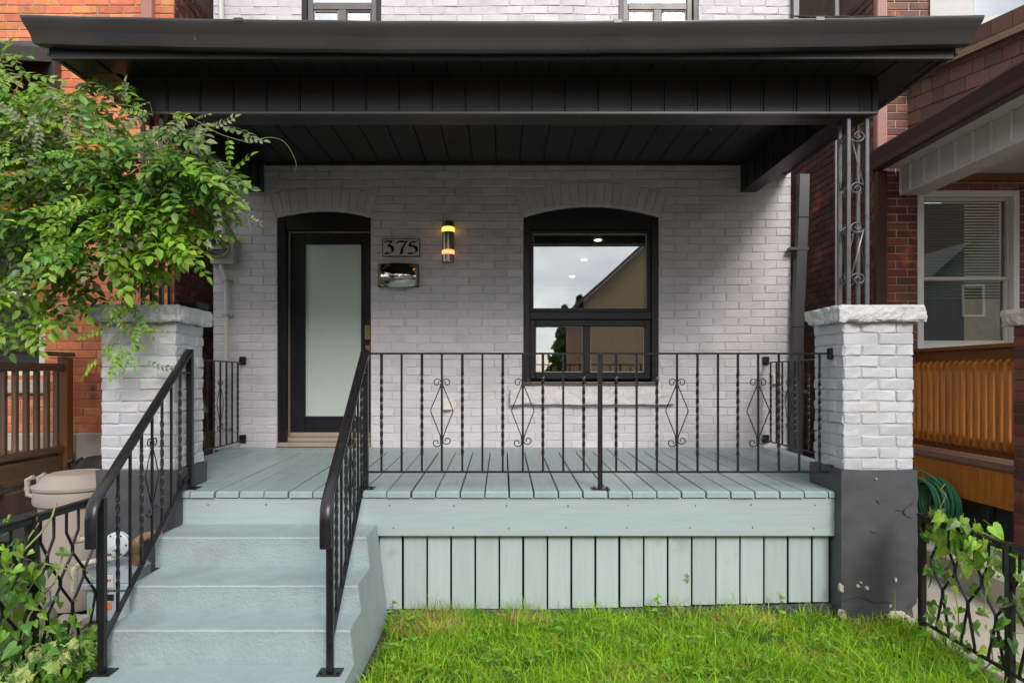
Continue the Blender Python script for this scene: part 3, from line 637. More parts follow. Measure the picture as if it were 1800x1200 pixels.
# ================================================================ porch deck
deck = empty('porch_deck', (0, 4.2, .47), 'sage green painted wooden porch deck with vertical skirting boards', 'deck')
SLP = .0216
def zdk(y): return .751 + (y-4.18)*SLP
def board(x0, x1, y0, y1, worn=True):
    m = MB(); seg = [y0, y0+.006, y0+.012] + [y0+.012+(y1-y0-.016)*i/5 for i in range(1,6)] + [y1]
    pr = []
    for i, y in enumerate(seg):
        rr = .008 if i == 0 else (.003 if i == 1 else 0)
        pr.append((y, zdk(y)-rr + (R.uniform(-.0012,.0012) if i > 2 else 0)))
    n = len(pr); c = .0035; b = len(m.v)
    for y, z in pr:
        zb = zdk(y)-.038
        m.v += [(x0,y,zb),(x0,y,z-c),(x0+c,y,z),(x1-c,y,z),(x1,y,z-c),(x1,y,zb)]
    for i in range(n-1):
        for j in range(6): m.f.append((b+i*6+j, b+i*6+(j+1)%6, b+(i+1)*6+(j+1)%6, b+(i+1)*6+j))
    m.f.append(tuple(range(b,b+6))[::-1]); m.f.append(tuple(b+(n-1)*6+j for j in range(6)))
    return m
DP = .1505; DX = .044
for k in range(-17, 17):
    x0 = DX + DP*k + .0055 + R.uniform(-.003,.002); x1 = DX + DP*(k+1) - .0055 + R.uniform(-.002,.003); yf_ = 4.18 + R.uniform(-.004,.004)
    if x0 > 2.0 and x0 < 2.05: 
        board(x0, 2.038, yf_, 4.54).build('deck_board', m_deck, deck); yf_ = 4.545
    elif x0 > 2.05 or x1 < -1.98:
        if x1 < -1.98 and x1 > -2.0: pass
        yf_ = 4.545
    if x0 < -1.97 < x1:
        board(-1.985+.01, x1, 4.18, 4.54).build('deck_board', m_deck, deck); yf_ = 4.545
    x1 = min(x1, 2.55); x0 = max(x0, -2.52)
    if x1 - x0 > .03: board(x0, x1, yf_, 6.025).build('deck_board', m_deck, deck)
for a_, b_ in ((-2.52, -1.30), (-1.293, .95), (.957, 2.55)): board(a_, b_, 6.034, YW-.003).build('end_plank', m_deck, deck)
box('fascia_board', m_deckx, deck, -1.985, 2.046, 4.196, 4.232, .474, .709, .004)
for k in range(19):
    x0 = -.762 + k*.1497; x1 = min(x0+.137+R.uniform(-.002,.003), 2.03); zb = .008 + R.uniform(-.003,.003) + .045*max(0, k-6)/12
    m = MB(); m.cbox(x0, x1, 4.245, 4.263, zb, .476, .0025); m.build('skirt_board', m_deckz, deck)
m = MB(); m.prism([(-.76,-.12),(2.035,-.12),(2.035,.05),(.6,.012),(-.76,.005)], 4.205, 4.243, 'y'); m.build('base_plank', m_char, deck)
box('joist', m_darkw, deck, -1.95, 2.03, 4.27, 4.31, .50, .70); box('back_panel', m_darkw, deck, -2.4, 2.5, 4.9, 4.93, -.05, .70)
# nail heads
m = MB()
for k in range(11):
    for dz in (.05, .19): 
        x = -1.8+k*.37+R.uniform(-.03,.03); m.tube([(x,4.197,.474+dz+R.uniform(-.01,.01)), (x,4.1945,.474+dz)], .004, 6)
m.build('nail_head', m_ink, deck)
# ================================================================ concrete steps
st = empty('concrete_steps', (-1.34, 3.6, 0), 'sage painted concrete steps with four risers leading up to the porch', 'steps')
lv = [(.544, 3.871, 4.19, -1.975), (.37, 3.545, 4.188, -1.945), (.234, 3.291, 4.186, -1.925), (.067, 3.0, 4.184, -1.90), (-.09, 2.70, 4.182, -1.89)]
XRs = lambda z: -.765 + (.544-z)*.118
for i, (zt, yf_, yb_, xa) in enumerate(lv):
    zb = lv[i+1][0] - .0 if i < 4 else -.3
    import bmesh
    nx, ny = 40, 10; m = MB(); rw = []
    pr = [(yf_+.004, zb+.0005), (yf_+.002, zb+.02)] + [(yf_+.002, zb+(zt-zb)*t) for t in (.35,.6,.85)] + [(yf_, zt-.007), (yf_+.007, zt)] + [(yf_+.010+(yb_-yf_-.010)*t, zt+.002) for t in (.1,.2,.3,.5,1)]
    for q in range(nx+1):
        for (y, z) in pr:
            x = xa + (XRs(z)-xa)*q/nx
            p = Vector((x,y,z)); d_ = noise.fractal(p*9, .8, 2, 4)*.0032
            ex = 0
            if q in (0, nx): ex = (.006 if q == 0 else -.006)
            m.v.append((x+ex, y+d_, z+d_*.5))
    k_ = len(pr)
    for q in range(nx):
        for j in range(k_-1): a0 = q*k_+j; m.f.append((a0, a0+1, a0+k_+1, a0+k_))
    for q in (0, nx):
        b0 = len(m.v); m.v.append((xa if q == 0 else XRs(zb), yb_, zb+.0005)); lst = [q*k_+j for j in range(k_)] + [b0]; m.f.append(tuple(lst))
    m.build('step', m_step, st, smooth=True)
# ================================================================ railings
def bal_plain(): 
    m = MB(); m.cbox(-.0065,.0065,-.0065,.0065,0,1,.0015); return m.mesh('baluster', m_iron)
def bal_twist(tw=2.4, lo=.12, hi=.84):
    m = MB(); n = 74; s_ = .0062
    for i in range(n+1):
        z = i/n; t = min(1, max(0, (z-lo)/(hi-lo))); a_ = t*tw*2*math.pi; rr = s_*math.sqrt(2)*(1.15 if 0 < t < 1 else 1)
        for j in range(4): an = a_+math.pi/4+j*math.pi/2; m.v.append((rr*math.cos(an), rr*math.sin(an), z))
    for i in range(n):
        for j in range(4): m.f.append((i*4+j, i*4+(j+1)%4, i*4+4+(j+1)%4, i*4+4+j))
    return m.mesh('baluster', m_iron)
me_p, me_t = bal_plain(), bal_twist()
def diamond():
    m = MB(); r = .0034
    for s_ in (-1, 1):
        curl = [(s_*(.030 + (.026-.017*i/20)*math.cos(math.pi*1.02 - i/20*3.1*math.pi*.75)), 0, .178 + (.026-.017*i/20)*math.sin(math.pi*1.02 - i/20*3.1*math.pi*.75)) for i in range(21)]
        m.tube(curl[::-1] + [(s_*.012,0,.145), (s_*.069,0,.008), (s_*.069,0,-.006), (s_*.010,0,-.155)], r, 6)
        if s_ > 0: low = [(.032 + (.028-.018*i/18)*math.cos(math.pi*1.1 + i/18*math.pi*2.1), 0, -.185 + (.026-.016*i/18)*math.sin(math.pi*1.1 + i/18*math.pi*2.1)) for i in range(19)]
        else: low = [(-.034 + (.028-.019*i/18)*math.cos(-.1*math.pi - i/18*math.pi*2.1), 0, -.20 + (.026-.017*i/18)*math.sin(-.1*math.pi - i/18*math.pi*2.1)) for i in range(19)]
        m.tube([(s_*.010,0,-.155)] + low, r, 6)
    m.cbox(-.011,.011,-.008,.008,.145,.158,.002); m.cbox(-.011,.011,-.008,.008,-.162,-.15,.002)
    return m.mesh('scroll_ornament', m_iron, True)
me_d = diamond()
def baluster(t, x, y, z0, z1, kind, ang=0, dz=None):
    link('baluster', me_t if kind == 't' else me_p, t, Matrix.Translation((x,y,z0)) @ Matrix.Rotation(ang,4,'Z') @ Matrix.Diagonal((1,1,z1-z0,1)))
    if kind == 'd': link('scroll_ornament', me_d, t, Matrix.Translation((x, y, dz if dz else (z0+z1)/2)) @ Matrix.Rotation(ang,4,'Z'))
rl = empty('porch_railing', (.6, 4.28, .76), 'long black iron railing with twisted bars and diamond scrolls along the porch edge', 'railing')
YR = 4.28; ZT, ZB = 1.592, .864
box('top_rail', m_iron, rl, -.845, 2.085, YR-.014, YR+.014, ZT, ZT+.012, .002); box('bottom_rail', m_iron, rl, -.845, 2.085, YR-.008, YR+.008, ZB-.012, ZB, .002)
xs = [670.7,706,741.7,776.7,812.7,848,883.7,919,954.3,990,1026,1083,1119,1154.7,1190,1226,1262,1297,1332.7,1369,1404.7,1440.7]; ks = 'tptdtptdtpttptdtptdtpt'
for x_, k in zip(xs, ks): baluster(rl, (x_-VX)*YR/F, YR, ZB, ZT, k, 0, 1.239)
xp = (1054-VX)*YR/F
def post(t, x, y, z0, z1, w_=.028, ft=True):
    box('post', m_iron, t, x-w_/2, x+w_/2, y-w_/2, y+w_/2, z0+.008, z1, .003)
    if ft:
        f_ = box('foot_plate', m_iron, t, x-.055, x+.055, y-.045, y+.045, z0, z0+.008, .002)
        for dx in (-.04,.04): 
            m = MB(); m.lathe([(.008,0),(.008,.006),(.004,.009)], (x+dx, y-.02, z0+.008), 6); m.build('bolt', m_iron, f_)
post(rl, xp, YR-.018, zdk(YR), ZT-.002)
for z in (ZT-.03, ZB-.03): box('wall_bracket', m_iron, rl, 2.045, 2.063, YR-.025, YR+.025, z, z+.07, .003)
def stair_rail(xl, xu, label, side):
    t = empty('stair_railing', (xl, 3.2, .067), label, 'railing', 'black iron handrails of the front steps')
    X = lambda y: xl + (xu-xl)*(y-3.2)/(4.28-3.2)
    zt = lambda y: .862 + (y-3.13)*.647; zl = lambda y: .24 + (y-3.25)*.617
    post(t, X(3.2), 3.2, .067, zt(3.2)-.02, .032); post(t, X(4.28), 4.28, zdk(4.28), 1.625, .034)
    m = MB(); w_ = .052; th = .018; path = [(3.105, .675), (3.103, .80), (3.112, .85), (3.14, .885)] + [(y, zt(y)+.012) for y in (3.3, 3.6, 3.9, 4.12)] + [(4.20, zt(4.2)+.008), (4.262, 1.607)]
    for i, (y, z) in enumerate(path):
        p = path[max(0,i-1)]; q = path[min(len(path)-1,i+1)]; ty, tz = q[0]-p[0], q[1]-p[1]; l = math.hypot(ty,tz); ny_, nz_ = -tz/l, ty/l
        for (du, dn) in ((-.5,0),(-.5,.6),(-.32,1),(.32,1),(.5,.6),(.5,0)):
            m.v.append((X(y)+du*w_, y+ny_*dn*th, z+nz_*dn*th))
    for i in range(len(path)-1):
        for j in range(6): m.f.append((i*6+j, i*6+(j+1)%6, i*6+6+(j+1)%6, i*6+6+j))
    m.f.append(tuple(range(6))); m.f.append(tuple((len(path)-1)*6+j for j in range(6))[::-1]); m.build('handrail', m_iron, t, smooth=True)
    m = MB(); m.bar((X(3.2), 3.2, zl(3.2)), (X(4.17), 4.17, zl(4.17)), .026, .012); m.bar((X(4.17), 4.17, zl(4.17)+.01), (X(4.28), 4.28, zl(4.17)+.03), .02, .010); m.build('stringer', m_iron, t)
    for y, k in zip((3.35,3.478,3.606,3.734,3.862,3.99,4.118), 'tptdtpt'): baluster(t, X(y), y, zl(y), zt(y)+.012, k, rad(90), (zl(y)+zt(y))/2+.02)
    box('tie_bar', m_iron, t, X(4.2)-.006, X(4.2)+.006, 4.125, 4.27, 1.47, 1.484, .002)
    return t
stair_rail(-1.875, -1.957, 'black iron stair handrail on the outer side, ending before the left brick pillar', -1)
stair_rail(-.807, -.857, 'black iron stair handrail beside the lawn, meeting the long porch railing', 1)
def side_rail(x, label):
    t = empty('side_railing', (x, 5.4, .8), label, 'railing', 'short iron railings closing the porch sides')
    m = MB(); m.bar((x, 4.56, 1.592), (x, YW-.03, 1.578), .026, .011); m.build('top_rail', m_iron, t)
    m = MB(); m.bar((x, 4.56, .86), (x, YW-.03, .862), .014, .011); m.build('bottom_rail', m_iron, t)
    y = YW-.13; k = 0
    while y > 4.6: baluster(t, x, y, .862, 1.582, 'tptdtptdtptdt'[k], rad(90), 1.22); y -= .1275; k += 1
    for z in (1.56, .84): box('wall_bracket', m_iron, t, x-.03, x+.03, YW-.024, YW-.004, z, z+.075, .004)
side_rail(-2.395, 'short black side railing between the left pillar and the wall with the meter')
side_rail(2.43, 'short black side railing between the right pillar and the charcoal downspout')
m = MB(); m.tube([(-2.43,5.38,1.31),(-2.36,5.33,1.28),(-2.31,5.30,1.17)], .028, 10); 
ml = m.build('bicycle_lamp', m_ink, None, True); ml.name='light_fitting'; tag(ml, 'small black and silver lamp clipped to the left side railing', 'lamp')
m = MB(); m.tube([(-2.335,5.285,1.29),(-2.29,5.265,1.18)], .014, 8); m.build('silver_strip', m_brush, ml, True)
# ================================================================ things on the wall
# house number
hn = box('number_plaque', M('plaque_paint', (.40,.39,.39), rough=.5), None, (674-883)/190, (738-883)/190, YW-.025, YW-.002, 2.56, 2.718, .004)
tag(hn, 'grey plaque reading 375 in black numerals beside the door', 'house number')
pbd = frame((674-883)/190-.004, (738-883)/190+.004, 2.556, 2.722, .005, YW-.024, YW-.002, m_ink, hn, 'plaque_border')
def nib(pts, c, s, name, a_=rad(28), w_=.025):
    m = MB(); P = []
    for i in range(len(pts)-1):
        for t in range(5): P.append((pts[i][0]+(pts[i+1][0]-pts[i][0])*t/5, pts[i][1]+(pts[i+1][1]-pts[i][1])*t/5))
    P.append(pts[-1]); dx, dz = math.cos(a_)*w_/2, math.sin(a_)*w_/2
    k = 0
    for i, (x, z) in enumerate(P):
        x, z = c[0]+x*s, c[1]+z*s; m.v += [(x-dx, YW-.0265, z-dz-.0012), (x+dx, YW-.0265, z+dz-.0012), (x+dx, YW-.0265, z+dz+.0012), (x-dx, YW-.0265, z-dz+.0012)]
    for i in range(len(P)-1):
        for j in range(4): m.f.append((i*4+j, i*4+(j+1)%4, i*4+4+(j+1)%4, i*4+4+j))
    b = len(P)*4; m.f += [(0,1,2,3), (b-4,b-3,b-2,b-1)]
    o = m.build(name, m_ink, hn); o.data.transform(Matrix.Identity(4)); return o
def arc(cx, cz, rx, rz_, a0, a1, n=10): return [(cx+rx*math.cos(rad(a0+(a1-a0)*i/n)), cz+rz_*math.sin(rad(a0+(a1-a0)*i/n))) for i in range(n+1)]
Z0 = 2.578; S_ = .122
nib([(.06,.88),(.10,.98),(.55,.95),(.62,.98),(.30,.60)] + arc(.32,.33,.34,.30,78,-130,14) + [(.05,.06)], (-1.088,Z0), S_, 'digit')
nib([(.02,.82),(.10,.98),(.55,.92),(.70,.98),(.42,.5),(.26,.0)], (-.968,Z0), S_, 'digit')
nib([(.26,.02),(.33,.02),(.36,.25)], (-.968,Z0), S_, 'digit')
nib([(.72,1.02),(.62,.94),(.20,.90),(.12,.62),(.22,.60)] + arc(.28,.32,.38,.29,82,-125,14) + [(.0,.08)], (-.868,Z0), S_, 'digit')
# mailbox
mb_ = MB(); x0, x1 = (666-883)/190, (736-883)/190; pts = [(x0+(x1-x0)*i/14, YW-.03-.075*math.sin(math.pi*i/14)**.8) for i in range(15)]
for z in (2.285, 2.478):
    for x, y in pts: mb_.v.append((x, y, z - (.0 if z > 2.4 else .022*math.sin(math.pi*(x-x0)/(x1-x0)))))
for i in range(14): mb_.f.append((i, i+1, 16+i, 15+i))
ml = box('mailbox', m_black, None, x0-.004, x1+.006, YW-.028, YW-.003, 2.275, 2.487, .004); tag(ml, 'polished steel curved mailbox under the 375 plaque', 'mailbox')
o = mb_.build('curved_cover', m_brush, ml, smooth=True); md = o.modifiers.new('s', 'SOLIDIFY'); md.thickness = .002
mt = MB(); mt.prism([(x, y) for x, y in pts]+[(x1, YW-.02),(x0, YW-.02)], 2.474, 2.484, 'z'); mt.build('lid', m_black, ml)
# wall lamp
t = empty('wall_lamp', (-.50, YW-.07, 2.5), 'slim black cylinder wall lamp with glowing yellow and orange rings', 'lamp')
c = ((789-883)/190, YW-.075, 0)
def cyl(name, mt, r, z0, z1, par=t, c=c): 
    m = MB(); m.lathe([(r*.93, z0), (r, z0+.004), (r, z1-.004), (r*.93, z1)], c, 28); return m.build(name, mt, par, smooth=True)
m_lampb = M('black_chrome', (.30,.26,.19), rough=.2, metal=1, bump=0)
cyl('body', m_lampb, .055, 2.605, 2.772); cyl('top_cap', m_lampb, .055, 2.812, 2.865); cyl('bottom_cap', m_lampb, .055, 2.492, 2.565)
cyl('upper_ring', m_yel, .057, 2.774, 2.81); cyl('lower_ring', m_ora, .057, 2.568, 2.603); box('wall_bracket', m_lampb, t, c[0]-.03, c[0]+.03, YW-.03, YW-.002, 2.55, 2.8)
# electric meter and conduit
t = empty('electric_meter', (-2.58, YW, 2.5), 'grey electric meter box with round glass dial on the wall corner', 'meter')
x0, x1 = (371-883)/192, (417-883)/190
box('box', m_meter, t, -2.66, x1+.01, YW-.10, YW-.003, 2.475, 2.735, .006)
m = MB(); m.lathe([(.105,0),(.105,.02),(.098,.025)], (-2.585, YW-.101, 2.63), 32, 'y'); m.build('meter_ring', m_brush, t, smooth=True)
m = MB(); m.lathe([(.09,0),(.088,.05),(.075,.075),(.03,.082),(.005,.083)], (-2.585, YW-.125, 2.63), 32, 'y'); m.build('glass_dome', glass('meter_glass', .12), t, smooth=True)
m = MB(); m.lathe([(.085,0),(.085,.004)], (-2.585, YW-.126, 2.63), 28, 'y'); m.build('dial_plate', M('meter_dark', (.12,.125,.12)), t)
box('number_window', m_plate, t, -2.635, -2.535, YW-.150, YW-.131, 2.60, 2.665); box('register', m_meter, t, -2.62, -2.55, YW-.156, YW-.151, 2.63, 2.65)
t2 = empty('conduit_pipe', (-2.56, YW, .8), 'pale grey conduit pipe running down from the meter to the deck', 'pipe')
m = MB(); m.tube([(-2.575,YW-.06,2.475),(-2.575,YW-.06,2.44),(-2.545,YW-.05,2.38),(-2.535,YW-.045,2.33),(-2.535,YW-.045,.80)], .021, 12); m.build('pipe', m_pipe, t2, True)
for z in (2.33, 2.01, .97): 
    m = MB(); m.lathe([(.027,-.012),(.027,.012)], (-2.535,YW-.045,z), 12); m.cbox(-2.585,-2.485,YW-.02,YW-.002,z-.008,z+.008,.002); m.build('clamp', m_meter, t2)
m = MB(); m.tube([(-2.555,YW-.045,2.735),(-2.565,YW-.045,2.8),(-2.58,YW-.045,3.3),(-2.58,YW-.045,3.42)], .026, 12); m.tube([(-2.58,YW-.045,4.66),(-2.585,YW-.045,5.2)], .026, 12); m.build('riser_pipe', m_pipe, t2, True)
# outlets
for (cx, z, lab) in (((788-883)/190, 1.195, 'cream covered outlet on the grey wall below and left of the window'), ((1363-883)/190, 1.43, 'cream electrical box near the right corner of the grey wall')):
    o = empty('wall_outlet', (cx, YW, z), lab, 'outlet'); box('back_plate', m_plate, o, cx-.055, cx+.055, YW-.02, YW-.002, z-.055, z+.055, .008); box('cover', m_plate, o, cx-.045, cx+.03, YW-.055, YW-.021, z-.05, z+.04, .012)
# charcoal downspout at the right corner
t = empty('downspout', (2.72, YW, 1.2), 'charcoal downspout bending down the right corner of the grey house', 'downspout')
m = MB()
def dsp(pts, w_, d_, m):
    for p, q in zip(pts, pts[1:]): m.bar(p, q, w_, d_, up=(0,-1,0.001), c=.006)
m_ds = M('charcoal_metal', (.042,.042,.048), (.034,.034,.04), rough=.35, bump=.04)
dsp([(2.755, YW-.06, 3.30), (2.745, YW-.06, 2.9), (2.70, YW-.06, 1.9), (2.685, YW-.06, .3)], .10, .07, m); m.build('pipe', m_ds, t)
for z in (2.6, 1.3): box('strap', m_ds, t, 2.62, 2.79, YW-.10, YW-.02, z, z+.03)
t = empty('downspout', (2.70, YW, 5), 'dark downspout segment on the house corner above the porch roof', 'downspout')
box('pipe', m_ds, t, 2.665, 2.72, YW-.06, YW-.001, 4.55, 6)
# ================================================================ left neighbour
YL = 6.2; XL = -2.987
lh = empty('brick_house', (-4.5, YL, 0), 'orange red brick house on the left, beyond the hanging vine', 'house')
lw = (-5.3, -4.16, 1.43, 2.92, 0); lop = [lw]
m = MB(); wallsheet(m, YL+.008, -9, XL-.008, 0, 7, lop); m.add([(XL-.008,YL+.008,0),(XL-.008,14,0),(XL-.008,14,7),(XL-.008,YL+.008,7)], [(0,1,2,3)])
m.add([(-9,YL+.008,0),(-9,14,0),(-9,14,7),(-9,YL+.008,7)], [(0,1,2,3)])
m.build('wall', m_omort, lh, fix=False)
B = Bricks(m_obrick, .222, .062, c=.004)
B.wall((0,YL,0), (1,0,0), (0,-1,0), -5.9, XL, .945, .0745, .234, 56, lambda z: ([(lw[0],lw[1])] if lw[2] < z < lw[3] else []), joint=.010)
B.finish(lh)
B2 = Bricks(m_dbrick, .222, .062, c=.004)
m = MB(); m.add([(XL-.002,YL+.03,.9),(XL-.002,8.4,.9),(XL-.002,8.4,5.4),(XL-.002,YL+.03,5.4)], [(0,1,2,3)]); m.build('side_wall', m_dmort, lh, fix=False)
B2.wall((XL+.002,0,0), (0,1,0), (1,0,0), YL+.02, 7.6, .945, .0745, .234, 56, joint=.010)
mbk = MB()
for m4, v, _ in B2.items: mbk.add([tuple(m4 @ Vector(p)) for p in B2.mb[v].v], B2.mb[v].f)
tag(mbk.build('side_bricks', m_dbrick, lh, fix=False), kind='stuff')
box('foundation', m_conc, lh, -6, XL+.02, YL-.05, YL+.1, -.1, .94, .01)
f_ = frame(lw[0], lw[1], lw[2], lw[3], .07, YL+.03, YL+.13, m_beige, lh, 'window'); box('meeting_rail', m_beige, f_, lw[0]+.07, lw[1]-.07, YL+.04, YL+.1, 2.17, 2.23); box('pane', m_glassn, f_, lw[0]+.07, lw[1]-.07, YL+.07, YL+.076, 1.5, 2.85, .0005); box('room_darkness', m_darkw, f_, lw[0], lw[1], YL+.6, YL+.62, 1.4, 3.0)  # dark sheet behind the pane: the room's shade is put into its colour
box('stone_sill', m_conc, lh, lw[0]-.05, lw[1]+.05, YL-.05, YL+.02, 1.30, 1.42, .008)
t = empty('downspout', (-3.2, YL, 5), 'pink brown downspout on the orange brick wall above the porch roof', 'downspout')
m = MB(); m.cbox(-3.25,-3.15,YL-.07,YL-.005,4.3,6.2,.008)
for k in range(4): m.cbox(-3.24+k*.025,-3.228+k*.025,YL-.074,YL-.0705,4.3,6.2,.001)
m.build('pipe', m_ptan, t)
t = empty('porch_roof', (-5, 5.6, 3.7), 'dark neighbouring porch roof with grey fascia behind the vine, at the left edge', 'roof')
m = MB(); m.prism([(YL-.005,4.42),(YL-.005,4.30),(4.8,3.72),(4.8,3.84)], -7, -4.02, 'x'); m.build('roof_slab', m_shing, t)
box('fascia', m_ds, t, -5.6, -4.0, YL-.12, YL-.01, 4.31, 4.44); box('side_panel', m_brown, t, -5.6, -4.06, YL-.10, YL-.02, 3.55, 4.305)
box('corner_flashing', m_ds, t, -4.057, -4.0, YL-.11, YL-.01, 3.6, 4.305)
box('front_beam', m_brown, t, -7, -4.02, 4.8, 4.9, 3.5, 3.72); 
t = empty('wooden_railing', (-3.87, 5.7, .8), 'weathered brown wooden railing of the left neighbour, behind the bins', 'railing')
X0 = -3.87
box('top_rail', m_woodh, t, X0-.05, X0+.04, 4.7, 6.13, 1.63, 1.665, .005); box('sub_rail', m_woodh, t, X0-.02, X0+.02, 4.7, 6.0, 1.50, 1.565, .005); box('bottom_rail', m_woodh, t, X0-.02, X0+.02, 4.7, 6.0, .79, .85, .005)
box('end_post', m_cedard, t, X0-.045, X0+.045, 6.0, 6.09, .6, 1.625, .005)
y = 5.9
while y > 4.7: box('slat', m_wood, t, X0-.018, X0+.02, y, y+.042, .851, 1.499, .004); y -= .125
t = empty('wooden_deck', (-4.5, 5.5, .5), 'brown wooden deck and step boards of the left neighbour, below its railing', 'deck')
box('side_board', m_woodh, t, -3.9, -3.86, 4.6, 6.14, .58, .76, .005); box('lower_board', m_wood, t, -3.9, -3.84, 4.4, 5.9, .36, .54, .005)
for k in range(8): box('deck_board', m_woodh, t, -3.90-.15*(k+1), -3.905-.15*k, 4.5, 6.14, .76, .79, .004)
m = MB(); m.bar((-3.75,4.3,.02), (-3.85,5.2,.62), .05, .14); m.build('stair_stringer', m_wood, t)
box('under_panel', m_darkw, t, -5.5, -4.0, 4.9, 5.0, -.02, .58)
# bins
def bin_(name, label, c, s, mt):
    t = empty(name, (c[0], c[1], 0), label, 'bin'); x, y = c
    m = MB(); m.lathe([(.19*s,0),(.195*s,.02),(.20*s,.05),(.235*s,.68*s),(.236*s,.70*s)], (x,y,.0), 36)
    m.build('body', mt, t, smooth=True)
    m = MB(); m.lathe([(.236*s,.70*s),(.262*s,.705*s),(.268*s,.725*s),(.265*s,.79*s),(.255*s,.80*s),(.25*s,.802*s)], (x,y,0), 36); m.build('rim_band', mt, t, smooth=True)
    m = MB(); m.lathe([(.252*s,.803*s),(.272*s,.806*s),(.275*s,.825*s),(.25*s,.835*s),(.21*s,.885*s),(.17*s,.905*s),(.165*s,.90*s),(.10*s,.905*s),(.02*s,.91*s)], (x,y,0), 36); m.build('lid', mt, t, smooth=True)
    for sx in (-1,1):
        m = MB(); m.tube([(x+sx*.245*s,y-.05,.74*s),(x+sx*.31*s,y-.05,.76*s),(x+sx*.315*s,y-.05,.86*s),(x+sx*.27*s,y-.05,.88*s)], .018*s, 8)
        m.tube([(x+sx*.245*s,y+.06,.74*s),(x+sx*.31*s,y+.06,.76*s),(x+sx*.315*s,y+.06,.86*s),(x+sx*.27*s,y+.06,.88*s)], .018*s, 8)
        m.tube([(x+sx*.312*s,y-.06,.80*s),(x+sx*.312*s,y+.07,.80*s)], .02*s, 8); m.build('handle', mt, t, True)
    return t
bin_('rubbish_bin', 'taupe round plastic rubbish bin with lid, behind the black looped fence', (-2.72, 4.38), .93, m_bin)
bin_('rubbish_bin', 'black round rubbish bin standing behind the taupe bin', (-3.05, 5.3), .92, m_bbin)
# gas meter
t = empty('gas_meter', (-2.2, 3.95, 0), 'pale blue gas meter with round regulator and rusty pipes beside the steps', 'gas meter')
def gx(u, D): return (u-VX)*D/F
def gz(v, D): return EYE-(v-VY)*D/F
D_ = 3.98
m = MB(); m.cbox(gx(162,D_), gx(243,D_), D_-.08, D_+.16, gz(1090,D_), gz(1030,D_), .03); m.cbox(gx(158,D_), gx(247,D_), D_-.09, D_+.17, gz(1029,D_), gz(1018,D_), .006)
m.build('lower_case', m_gas, t)
m = MB(); x0, x1 = gx(160,D_), gx(245,D_); m.prism([(x0,gz(1017,D_)),(x1,gz(1017,D_)),(x1,gz(1000,D_)),(x1-.05,gz(988,D_)),(x0+.05,gz(988,D_)),(x0,gz(1000,D_))], D_-.08, D_+.16, 'y'); m.build('upper_case', m_gas, t)
box('dial_plate', m_plate, t, gx(186,D_), gx(214,D_), D_-.094, D_-.081, gz(1027,D_)+.008, gz(1002,D_), .004)
dm = MB()
for k in range(6): dm.cbox(gx(189+k*4,D_), gx(191+k*4,D_), D_-.096, D_-.0945, gz(1013,D_), gz(1009,D_), .0003)
dm.lathe([(.012,0),(.012,.002)], (gx(196,D_), D_-.0945, gz(1020,D_)), 14, 'y'); dm.build('dial_marks', m_ink, t)
box('orange_sticker', m_labelo, t, gx(187,D_), gx(210,D_), D_-.084, D_-.0805, gz(1062,D_), gz(1050,D_), .0005); box('dark_sticker', m_ink, t, gx(187,D_), gx(214,D_), D_-.084, D_-.0805, gz(1047,D_), gz(1036,D_), .0005); box('white_sticker', m_plate, t, gx(187,D_), gx(207,D_), D_-.084, D_-.0805, gz(1049.5,D_), gz(1047.5,D_), .0002)
m = MB(); c = (gx(209,3.85), 3.84, gz(955,3.85)); m.lathe([(.066,0),(.070,.006),(.070,.014),(.055,.022),(.03,.024),(.022,.045),(.005,.048)], c, 28, 'y'); m.lathe([(.066,0),(.07,-.012),(.05,-.03),(.02,-.035)], c, 28, 'y')
m.build('regulator', M('pale_grey_enamel', (.50,.53,.56), (.44,.47,.50), rough=.35, bump=.08, spots=[((.3,.16,.08), 18, .72, .76)]), t, smooth=True)
m = MB()
for k in range(6): a_ = k*math.pi/3; m.lathe([(.006,0),(.006,.01)], (c[0]+.058*math.cos(a_), c[1]-.014, c[2]+.058*math.sin(a_)), 6, 'y')
m.build('regulator_bolt', m_chrome, t)
m = MB(); m.tube([(gx(135,3.85),3.85,gz(948,3.85)),(gx(190,3.85),3.85,gz(946,3.85))], .017, 12); m.tube([(gx(128,3.85),3.85,gz(949,3.85)),(gx(142,3.85),3.85,gz(947,3.85))], .022, 12); m.build('vent_pipe', m_rpipe, t, True)
m = MB(); m.tube([(gx(209,3.85),3.86,gz(968,3.85)),(gx(203,3.85),3.86,gz(980,3.85)),(gx(170,3.85),3.84,gz(985,3.85)),(gx(145,3.85),3.82,gz(990,3.85)),(gx(137,3.85),3.82,gz(996,3.85)),(gx(136,3.85),3.82,gz(1035,3.85))], .017, 12); m.build('elbow_pipe', m_rpipe, t, True)
m = MB(); m.tube([(gx(272,4.05),4.12,gz(941,4.05)),(gx(255,4.05),4.05,gz(943,4.05)),(gx(241,4.0),4.0,gz(952,4.0)),(gx(238,4.0),4.0,gz(965,4.0)),(gx(238,4.0),4.0,gz(990,4.0))], .027, 12); m.tube([(gx(238,4),4,gz(972,4)),(gx(238,4),4,gz(984,4))], .034, 8); m.tube([(gx(188,4),3.97,gz(955,4)),(gx(188,4),3.97,gz(990,4))], .022, 10); m.build('brass_pipe', m_rust, t, True)
t = rough_block('broken_slab', m_conc, None, -2.52, -2.40, 3.62, 3.66, .0, .32, .01, .03, 4); tag(t, 'small pinkish broken stone slab leaning near the gas meter', 'stone')
